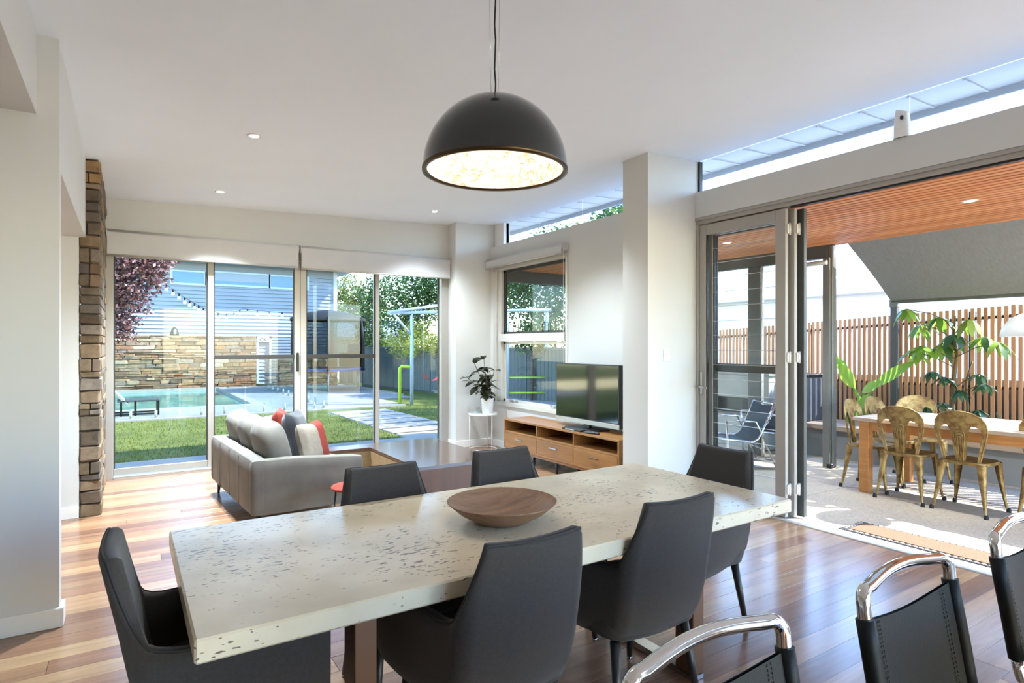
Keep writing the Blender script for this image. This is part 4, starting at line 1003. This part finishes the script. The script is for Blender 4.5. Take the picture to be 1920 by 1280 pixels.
# (y offset, z) of leaf clusters measured along the fence line
for (yy, zz, big, dark, n) in [(.44,1.46,1,0,8),(.36,1.28,1,0,8),(.16,1.36,1,0,7),(-.14,1.32,1,0,8),(-.02,1.15,1,1,7),(-.32,1.12,1,0,9),(-.46,1.06,1,0,7),(.30,1.02,1,0,8),(.42,.95,1,0,6),(.10,1.05,1,0,7),(.18,.72,0,1,9),(.06,.66,0,1,8),(-.24,.70,0,1,8),(-.34,.60,0,1,8),(-.10,.52,0,1,9),(.30,.40,0,1,8),(.24,.30,0,1,8),(-.30,.32,0,1,9),(-.14,.24,0,1,9),(.08,.36,0,1,8)]:
    umbel((r.uniform(-.18,.05),yy,zz), (0,0,max(.1,zz-.18)), n, big, dark)
sg_ = thing('paradise_plant', 'bird-of-paradise plant with broad lime leaves left of the umbrella tree', 'plant', (8.02,4.02,.425))
pm = {}
def paddle(base, tip, w):
    b_, t_ = Vector(base), Vector(tip); mid = (b_+t_)/2
    return b_, t_
for (ly, lz, ty, tz, L, w, ang) in [(-.02,.36,.20,.62,.36,.16,118),(-.02,.30,-.18,.66,.58,.15,0),(-.06,.28,.04,.55,.30,.13,0),(.0,.2,.30,.78,.34,.12,0)]:
    st_ = MB(); st_.tube([(0,0,0),(0,ly*.5,lz*.6),(-.02,ty*.6,tz*.75)], .011, 6); so_ = st_.obj('stalk', m_strel, sg_)
    d = Vector((-.1,(-.75 if ty < .1 else .3),.55))
    MB().leaf((-.02,ty*.6,tz*.75), d, (-1,0,.4), L, w, .15, 8, .1).obj('leaf', m_strel, sg_)
    if ty < 0: MB().leaf((-.02,ty*.3,tz*.6), (-.1,.45,-.65), (-1,0,.3), L*.8, w, .15, 8, .1).obj('leaf', m_strel, sg_)
for (yy, lab) in ((3.52,'small spiky fern between outdoor chair backs and slat fence'),(3.30,'small strappy plant left of the umbrella tree base'),(2.55,'low leafy plant right of the umbrella tree trunk')):
    g_ = thing('fence_plant', lab, 'plant', (8.0,yy,.425)); mb = MB()
    for k in range(26):
        a = r.uniform(0,6.28); mb.leaf((0,0,0),(math.cos(a)*.6,math.sin(a)*.6,r.uniform(.5,1.2)),(0,0,1),r.uniform(.22,.42),.028,.1,4,.5)
    mb.obj('foliage', m_umbd, g_); MB().lathe([(.0001,0),(.05,0),(.06,.05),(.0001,.05)],12).obj('crown', m_soil, g_)
# ================================================================== GARDEN (beyond the sliding doors)
GZ = -.09
lw = MB(); lw.box(-25,8.2,-.3,40,16.3,GZ); lw.box(2.9,16.3,-.3,40,23.5,GZ); lw.box(-25,23.5,-.3,40,70,GZ)
struct(lw, 'lawn', m_lawn, 'sunny green back lawn', 'lawn')
struct(MB().box(-4,7.88,-.2,4.70,9.17,-.055,.004), 'door_slab', m_concrete, 'pale concrete strip outside the sliding doors', 'paving')
r = random.Random(5)
gb = MB()
for k in range(16000):
    x = r.uniform(-.8,7.0); yv = 9.18+(r.random()**1.4)*5.0
    if 3.85 < x < 5.25: continue
    h = r.uniform(.02,.05); a = r.uniform(0,6.28); w = .006; dx, dy = math.cos(a)*w, math.sin(a)*w; lx, ly = r.uniform(-.02,.02), r.uniform(-.02,.02)
    o = len(gb.v); gb.v += [(x-dx,yv-dy,GZ),(x+dx,yv+dy,GZ),(x+lx,yv+ly,GZ+h)]; gb.f.append((o,o+1,o+2)); gb.s.append(False)
tag(gb.obj('grass', m_blade), 'short green grass blades on the lawn outside the doors', 'grass', kind='stuff')
# pavers
for k in range(7):
    y0 = 9.24+k*.66; o = MB().box(3.9,y0,GZ-.03,5.25,y0+.50,GZ+.02,.01).obj('paver', m_coping)
    tag(o, ['pale stepping slab closest to the sliding doors','second stepping slab out from the sliding doors','third stepping slab out from the sliding doors','middle stepping slab of the garden path','third stepping slab before the pool deck','second stepping slab before the pool deck','last stepping slab joining the pool deck'][k], 'paver', 'stepping slabs across the lawn')
for k in range(6): MB().box(3.92,9.24+k*.66+.505,GZ-.02,5.23,9.24+k*.66+.655,GZ+.004).obj('gravel_joint', m_soil, bpy.data.objects['lawn'])
# pool deck, pool, coping
dk = MB(); dk.box(-4,14.30,-.2,5.3,16.3,-.055,.006); dk.box(3.0,16.3,-.2,7.0,23.6,-.055,.006); dk.box(5.3,14.3,-.2,6.0,16.29,-.055)
struct(dk, 'pool_deck', m_concrete, 'pale stone deck around the swimming pool', 'paving')
pw = struct(MB().box(-4,16.5,-.3,2.74,23.5,-.13), 'pool_water', m_water, 'turquoise swimming pool water', 'pool')
cp = thing('pool_coping', 'pale stone coping edging the swimming pool', 'coping', kind='structure')
for k in range(12): MB().box(-4+k*.58,16.25,-.15,-4+k*.58+.575,16.55,-.045,.008).obj('coping_stone', m_coping, cp)
for k in range(12): MB().box(2.70,16.55+k*.585,-.15,3.0,16.55+k*.585+.58,-.045,.008).obj('coping_stone', m_coping, cp)
MB().box(-4,23.4,-.15,3.0,23.6,-.03).obj('coping_stone', m_coping, cp)
# glass pool fence
gf = thing('pool_fence', 'frameless glass pool fence on short steel spigots', 'fence', (0,14.36,-.055))
for (a, b, pts) in ((-1.2,.92,((.07),(.51))),(.96,2.2,((1.35),(1.80))),(2.24,3.50,((2.6),(3.05))),(3.54,4.05,((3.72),(3.93)))):
    MB().box(a,-.006,.06,b,.006,1.18).obj('glass_panel', m_poolglass, gf)
    for px in pts:
        s_ = MB(); s_.cyl((px,0,0),(px,0,.17),.026,n=12); s_.lathe([(.05,0),(.05,.01),(.026,.014)],14,(px,0,0)); s_.obj('spigot', m_silver, gf)
for k in range(5):
    MB().box(4.045,.1+k*1.5,.06,4.055,1.5+k*1.5,1.18).obj('glass_panel', m_poolglass, gf)
    for q in (.4,1.2): s_ = MB(); s_.cyl((4.05,q+k*1.5,0),(4.05,q+k*1.5,.17),.026,n=12); s_.obj('spigot', m_silver, gf)
# lounger
lg_ = thing('sun_lounger', 'dark framed pool lounger with raised grey backrest', 'lounger', (-.12,15.35,-.055))
MB().box(-.05,-.3,.30,.72,.3,.335,.006).obj('seat_sling', m_darksteel, lg_)
b = MB().box(-.35,-.3,-.02,.35,.3,.03,.008); b.tf(Matrix.Translation((-.1,0,.50)) @ Matrix.Rotation(R(48),4,'Y')); b.obj('backrest', m_concdark, lg_)
for x in (-.25,0.02,.28,.70):
    for yy in (-.28,.28): MB().box(x-.02,yy-.02,0,x+.02,yy+.02,.31).obj('leg', m_black, lg_)
for yy in (-.28,.28): MB().box(-.3,yy-.02,.02,.72,yy+.02,.05).obj('runner', m_black, lg_)
# garden stone wall
SMO = stone_meshes(10, 9, m_stoneout)
gw = struct(MB().box(-1.2,23.72,-.1,4.02,24.0,1.76), 'garden_stone_wall', m_mortar, 'warm brown dry-stone garden wall behind the pool', 'wall')
def course(parent, x0, x1, z0, z1, y, seed):
    r = random.Random(seed); z = z0
    while z < z1-.03:
        h = min(r.choice([.05,.065,.08,.1,.14]), z1-z); x = x0
        while x < x1-.05:
            w = min(r.uniform(.2,.75), x1-x)
            if x1-x-w < .1: w = x1-x
            inst(r.choice(SMO),'stone',parent,(x,y+r.uniform(-.045,.02),z),(0,r.uniform(-.02,.02),0),(w-.008,.12,h-.008)); x += w
        z += h
course(gw,-1.2,4.02,-.06,1.80,23.66,31)
gw2 = struct(MB().box(4.6,22.62,-.1,6.70,22.9,.92), 'garden_stone_pier', m_mortar, 'low stone-clad block at the far end of the pool deck', 'wall'); course(gw2,4.6,6.70,-.06,.95,22.55,32)
gl_ = thing('garden_dome', 'small dark dome with a pale patch on top of the garden stone wall', 'lantern', (1.4,23.8,1.79)); MB().lathe([(.0001,0),(.14,0),(.13,.12),(.08,.24),(.03,.30),(.0001,.31)],16).obj('dome', m_netblack, gl_); MB().box(-.03,-.145,.05,.04,-.10,.2,.01).obj('pale_panel', m_white, gl_)  # unidentified dark dome with a pale patch
# weatherboard house
hs_ = thing('weatherboard_house', 'grey-blue weatherboard house with strip windows behind the pool', 'house', (0,24.3,0))
MB().box(-4,.02,-.1,7.12,6,4.42).obj('wall', m_board, hs_)
bmn = MB().prism([(0,0),(-.028,0),(-.006,.142),(0,.142)], -4, 7.12, 'x')   # profile in y,z swept along x
bmesh_ = MB(); bmesh_.add([(x,yy,zz) for x in (0,1) for yy,zz in ((0,0),(-.05,0),(-.006,.140),(0,.140))], [(0,1,2,3),(7,6,5,4),(0,4,5,1),(1,5,6,2),(2,6,7,3),(3,7,4,0)])
bme = bmesh_.mesh('weatherboard', m_board)
for k in range(31):
    z_ = -.02+k*.138; inst(bme,'weatherboard',hs_,(-4,.02,z_),sc=(11.12,1,1))
for (x0,x1,z0,z1) in ((1.36,2.35,3.68,4.08),(2.46,4.56,3.70,4.12),(4.64,6.0,3.69,4.11)):
    w_ = MB(); w_.box(x0-.07,-.06,z0-.07,x1+.07,.0,z0); w_.box(x0-.07,-.06,z1,x1+.07,.0,z1+.05); w_.box(x0-.07,-.06,z0,x0,.0,z1); w_.box(x1,-.06,z0,x1+.07,.0,z1); wo_ = w_.obj('window', mat('pale_blue_frame',(196,214,232),.5), hs_)
    MB().box(x0,-.04,z0,x1,-.02,z1).obj('pane', m_blueglass, wo_)
MB().box(2.46,-.045,3.82,4.56,-.041,4.12).obj('window_blind', m_gutter, hs_)
MB().box(7.04,-.08,-.1,7.18,.05,4.42).obj('corner_board', m_boardw, hs_)
MB().box(-4.4,-.75,4.42,7.75,6.4,4.46).obj('eave', m_board, hs_); MB().box(-4.4,-.85,4.40,7.85,-.72,4.56,.01).obj('gutter', m_gutter, hs_); MB().box(-4.4,-.75,4.56,7.8,6.4,4.7).obj('fascia', m_boardw, hs_)
MB().prism([(-.8,4.68),(6.4,4.68),(2.8,6.2)], -4.4, 7.8, 'x').obj('roof', m_roofm, hs_)
df = MB(); df.box(4.12,-.1,0,4.2,-.02,1.8); df.box(4.58,-.1,0,4.66,-.02,1.8); df.box(4.12,-.1,1.72,4.66,-.02,1.8); df.obj('door_frame', m_boardw, hs_)
gd = MB()
for k in range(15): gd.box(4.68,-.06,.05+k*.115,5.5,-.04,.13+k*.115)
gd.obj('slatted_door', m_gutter, hs_)
pq = MB().box(4.14,-.12,1.58,4.58,-.10,1.78,.004).obj('plaque', m_boardw, hs_)
tcu = bpy.data.curves.new('plaque_lettering','FONT'); tcu.body = 'CK'; tcu.size = .2; tcu.extrude = .004; tcu.align_x = 'CENTER'; tcu.materials.append(m_alud)
tmp = bpy.data.objects.new('tmp', tcu); COL.objects.link(tmp); dg = bpy.context.evaluated_depsgraph_get(); tme = bpy.data.meshes.new_from_object(tmp.evaluated_get(dg)); bpy.data.objects.remove(tmp)
inst(tme,'plaque_lettering',pq,(4.36,-.126,1.61),(R(90),0,0))
# far neighbour behind
fh = thing('far_cottage', 'small cottage with blue-grey roof between the house and the trees', 'house', (8.0,27,0))
MB().box(0,0,-.1,4,3,1.75).obj('wall', m_boardw, fh); MB().box(-.2,-.3,1.72,4.2,-.18,1.86).obj('gutter', m_boardw, fh); MB().prism([(-.35,1.84),(3.3,1.84),(1.5,2.7)],-.2,4.2,'x').obj('roof', m_gutter, fh)
MB().box(.5,-.03,.9,1.3,.0,1.5).obj('window', m_blueglass, fh); MB().box(.2,-.35,-.1,.34,-.2,1.2).obj('verandah_post', m_boardw, fh)
# festoon lights
def festoon(label, P, n, kb):
    t = thing('festoon_lights', label, 'string lights'); pts = [Vector(p) for p in P]
    MB().tube(pts, .006, 4).obj('cable', m_black, t)
    hold = MB().lathe([(.022,.0),(.022,-.07),(.016,-.08)],8).mesh('socket', m_black); bul = MB().lathe([(.018,-.07),(.05,-.15),(.055,-.19),(.035,-.225),(.0001,-.23)],10).mesh('bulb', m_white)
    m = len(pts)-1
    for k in range(n):
        i = (k+.5)/n*m; a = min(int(i),m-1); p = pts[a].lerp(pts[a+1], i-a); inst(hold,'socket',t,p); inst(bul,'bulb',t,p,sc=(kb,kb,kb))
festoon('string of white bulbs sagging out of the plum tree', [(.60,16.8,3.05),(.83,17,2.94),(1.05,17,2.78),(1.24,17,2.63),(1.41,17,2.53),(1.56,17,2.44),(1.75,17.2,2.36),(2.2,18.2,2.32),(2.7,19.6,2.42),(3.1,20.6,2.62)], 14, .72)
festoon('string of white bulbs reaching across to the trampoline', [(3.1,20.6,2.62),(3.5,20.4,2.56),(4.0,20.2,2.52),(4.6,20,2.50),(5.0,19.9,2.54)], 6, .8)
# trees
def tree(name, label, cat, trunk, tr, blobs, lm, ls, n, seed, up=.4, grp=None):
    t = thing(name, label, cat, trunk[0], group=grp); r = random.Random(seed); o = Vector(trunk[0])
    MB().tube([Vector(p)-o for p in trunk], [lerp(tr,tr*.35,k/(len(trunk)-1)) for k in range(len(trunk))], 8).obj('trunk', m_bark, t)
    f = MB(); tot = sum((b[1][0]*b[1][1]*b[1][2])**.7 for b in blobs)
    for c, rad in blobs:
        br = MB().tube([Vector(trunk[-1])-o, (Vector(trunk[-1])+Vector(c))/2-o, Vector(c)-o], [tr*.3,tr*.2,tr*.08], 5).obj('branch', m_bark, t)
        for k in range(int(n*(rad[0]*rad[1]*rad[2])**.7/tot)):
            d = Vector((r.gauss(0,1),r.gauss(0,1),r.gauss(0,1))).normalized(); q = r.random()**.45
            p = Vector(c)+Vector((d.x*rad[0],d.y*rad[1],d.z*rad[2]))*q*(1+.15*math.sin(d.x*7+d.z*5))-o
            a = Vector((r.gauss(0,1),r.gauss(0,1),r.gauss(-.1,.7))); u = Vector((r.gauss(0,1),r.gauss(0,1),r.gauss(.6,1)))
            L = ls*r.uniform(.7,1.3); a = a.normalized(); s_ = a.cross(u); s_ = s_.normalized() if s_.length > 1e-4 else Vector((1,0,0))
            i = len(f.v); f.v += [tuple(p),tuple(p+a*L*.5+s_*L*.26),tuple(p+a*L),tuple(p+a*L*.5-s_*L*.26)]; f.f.append((i,i+1,i+2,i+3)); f.s.append(False)
    f.obj('foliage', lm, t)
    return t
tree('plum_tree','purple-leaved plum tree at the left of the glass doors','tree',[(-.75,15.8,GZ),(-.72,15.8,1.0),(-.65,15.8,1.8)],.06,[((-.1,15.8,3.35),(1.0,.7,.7)),((-.2,15.8,2.7),(.85,.6,.65)),((-.35,15.8,2.0),(.65,.5,.6)),((.45,15.8,3.35),(.5,.5,.5))],m_plum,.1,9500,2)
tree('gum_tree','tall olive gum tree behind the house corner','tree',[(13,40,GZ),(13,40,3)],.2,[((12.3,40,4.8),(1.5,1.2,1.7)),((13.6,40,3.9),(1.3,1.2,1.4)),((12.2,40,3.0),(1.6,1.2,1.2))],m_gum,.22,5200,3)
tree('garden_tree','dark leafy tree behind the trampoline','tree',[(8.6,23.5,GZ),(8.6,23.5,1.5)],.09,[((8.6,23.4,3.2),(.9,.8,1.2)),((8.2,23,2.0),(.7,.7,.9)),((8.4,22.8,1.3),(.8,.6,.7))],m_hedge,.13,5200,4,grp='screening trees along the boundary')
tree('garden_tree','broad green tree left of the swing set beyond the metal fence','tree',[(9.0,20,GZ),(9.0,20,1.6)],.1,[((8.7,20,3.3),(1.1,1,1.2)),((9.6,19.6,3.4),(1.0,1,1.2)),((8.3,19.5,2.2),(.8,.8,.8))],m_hedge,.12,8000,5,grp='screening trees along the boundary')
tree('garden_tree','dense green tree right of the swing set beyond the metal fence','tree',[(10.4,17.5,GZ),(10.4,17.5,1.4)],.1,[((10.0,17.6,2.6),(1.2,1.1,1.2)),((10.8,17.2,3.6),(1.3,1.2,1.3)),((9.3,17.6,3.8),(.9,.9,.9))],m_hedge,.12,9000,6,grp='screening trees along the boundary')
tree('garden_tree','tall green tree seen through the window behind the television','tree',[(11.0,14.6,GZ),(11.0,14.6,1.4)],.1,[((10.8,14.6,2.5),(1.2,1.1,1.3)),((11.0,14.6,3.9),(1.3,1.2,1.3)),((10.2,15.2,3.6),(.8,.9,1))],m_hedge,.12,9000,7,grp='screening trees along the boundary')
tree('garden_tree','second green tree seen through the window right of the swing frame','tree',[(12.2,12.4,GZ),(12.2,12.4,1.4)],.1,[((11.9,12.4,2.5),(1.3,1.0,1.4)),((12.2,12.4,4.0),(1.3,1.1,1.2)),((11.3,12.3,3.4),(.9,.9,1.1))],m_hedge,.12,9000,8,grp='screening trees along the boundary')
tree('garden_tree','tall tree whose crown fills the high window strip','tree',[(13.8,13.4,GZ),(13.8,13.4,2.5)],.12,[((13.6,13.6,4.6),(1.5,1.5,1.2)),((14.8,13.0,4.8),(1.5,1.4,1.2)),((13.4,15.2,4.8),(1.4,1.4,1.1))],m_yel,.13,7000,9,grp='screening trees along the boundary')
tree('shrub','pale flowering shrub against the metal fence by the swing','shrub',[(7.5,18.4,GZ),(7.5,18.4,.5)],.04,[((7.55,18.4,1.5),(.6,.5,.5)),((7.9,17.9,1.8),(.6,.5,.5)),((8.3,17.3,1.5),(.5,.4,.4))],m_yel,.08,2600,10)
tree('shrub','small bright shrub at the swing post','shrub',[(7.3,17.0,GZ),(7.3,17,.5)],.03,[((7.3,17,1.35),(.35,.3,.3)),((7.75,16.6,1.5),(.4,.35,.3))],m_yel,.08,900,11)
tree('shrub','dark leafy sapling in front of the metal fence behind the television','shrub',[(9.0,13.0,GZ),(9.02,13,.9),(9.0,13,1.4)],.05,[((9.0,13,1.8),(.45,.4,.5)),((9.3,12.9,1.4),(.3,.3,.3)),((8.7,13,1.5),(.3,.3,.25))],m_hedge,.09,1100,12)
tree('garden_tree','leafy tree shading the path, hidden behind the nib wall','tree',[(9.4,9.4,GZ),(9.4,9.4,2.4)],.1,[((9.2,9.2,4.2),(1.2,1.2,.9)),((10.2,10.2,4.6),(1.1,1.2,1.0)),((9.5,10.8,3.8),(.9,.9,.7))],m_hedge,.14,3600,14,grp='screening trees along the boundary')
# metal fence
mf = thing('metal_fence', 'slate grey corrugated metal boundary fence beyond the lawn', 'fence', (7.6,22.3,GZ), math.atan2(-10.6,1.75))
Lf = 13.6; npan = 6
for k in range(npan):
    w_ = Lf/npan
    MB().grid(lambda u,v: (k*w_+.03+(w_-.06)*u, .018*(1 if (int(u*32)%2) else -1), 1.45*v), 32, 1, smooth=False).obj('sheet_panel', m_corr, mf)
    MB().box(k*w_-.03,-.035,0,k*w_+.03,.035,1.5).obj('post', m_corr, mf)
MB().box(0,-.03,1.43,Lf,.03,1.49).obj('top_rail', m_corr, mf); MB().box(0,-.03,0,Lf,.03,.06).obj('bottom_rail', m_corr, mf)
kb = struct(MB().box(6.9,17.2,-.2,7.15,22.2,-.03), 'garden_edging', m_coping, 'pale edging along the far lawn', 'kerb')
# swing set
ss_ = thing('swing_set', 'pale blue metal swing set with lime green end frame', 'swing set', (6.2,14.4,GZ))
def sws(pts, rr, m, nm): return MB().tube(pts, rr, 10).obj(nm, m, ss_)
sws([(0,0,0),(0,0,2.32)],.045,m_swing,'post'); sws([(2.15,-1.25,0),(2.15,-1.25,2.40)],.045,m_swing,'post'); sws([(3.05,-1.75,0),(3.05,-1.75,2.40)],.045,m_swing,'post')
sws([(-.55,.3,2.37),(3.15,-1.8,2.47)],.042,m_swing,'top_beam'); sws([(-.6,.0,2.38),(.9,.05,2.62)],.04,m_swing,'upper_beam'); sws([(-.48,.0,2.32),(0,0,1.80)],.03,m_swing,'brace')
sws([(.9,.05,2.66),(.9,.05,2.3)],.06,m_silver,'bracket')
sws([(-.28,.12,0),(-.28,.12,.95),(-.24,.12,1.0),(0,0,.98)],.04,m_lime,'end_frame')
sws([(2.15,-1.25,.70),(3.05,-1.75,.70)],.025,m_lime,'rung'); sws([(3.05,-1.75,.93),(3.7,-2.1,.93)],.025,m_lime,'rung'); sws([(2.15,-1.25,.3),(3.05,-1.75,.3)],.025,m_lime,'rung')
sws([(.27,-.1,2.36),(.27,-.1,.78)],.008,m_silver,'chain'); sws([(.80,-.1,2.4),(.78,-.1,.78)],.008,m_silver,'chain')
MB().grid(lambda u,v: (lerp(.27,.78,u), -.18+.16*v, .78-.16*math.sin(math.pi*u)), 16, 2).obj('seat', m_red, ss_)
# trampoline
def netm():
    m = bpy.data.materials.new('net_mesh'); m.use_nodes = True; nt = m.node_tree; nt.nodes.clear(); o = nt.nodes.new('ShaderNodeOutputMaterial'); tr = nt.nodes.new('ShaderNodeBsdfTransparent')
    tr.inputs[0].default_value = (.40,.45,.44,1); nt.links.new(tr.outputs[0], o.inputs[0]); return m
tp = thing('trampoline', 'round blue-padded trampoline with black enclosure net', 'trampoline', (5.75,20.4,GZ))
def ring(rad, z): return [(rad*math.cos(2*math.pi*k/32), rad*math.sin(2*math.pi*k/32), z) for k in range(32)]
MB().lathe([(1.0,.74),(1.02,.79),(1.20,.79),(1.22,.70),(1.02,.70)], 40).obj('pad', m_blue, tp); MB().lathe([(.0001,.74),(1.0,.74)], 32).obj('mat', m_netblack, tp)
MB().tube(ring(1.2,2.44), .022, 6, closed=True).obj('top_ring', m_silver, tp)
for k in range(6):
    a = 2*math.pi*k/6+.25; c, s_ = math.cos(a), math.sin(a)
    MB().tube([(1.26*c,1.26*s_,.7),(1.30*c,1.30*s_,1.6),(1.2*c,1.2*s_,2.46)], .045, 8).obj('net_pole', m_netblack, tp)
    MB().tube([(1.12*c,1.12*s_,.72),(1.15*c,1.15*s_,0)], .025, 8).obj('leg', m_silver, tp)
MB().lathe([(1.24,2.36),(1.22,2.46),(.6,2.66),(.0001,2.74)], 32).obj('canopy', m_netblack, tp)
net = MB().grid(lambda u,v: (1.2*math.cos(2*math.pi*u), 1.2*math.sin(2*math.pi*u), lerp(.8,2.44,v)), 32, 1, cu=True).obj('net', netm(), tp)
# back boundary paling
bf = thing('paling_fence', 'weathered grey paling fence behind the trampoline', 'fence', (6.9,24.0,GZ)); pme = MB().box(0,0,0,.11,.02,1.25,.004).mesh('paling', m_darksteel)
for k in range(22): inst(pme,'paling',bf,(.3+k*.115,0,0))
MB().box(.3,.02,.9,2.9,.05,1.0).obj('rail', m_darksteel, bf)
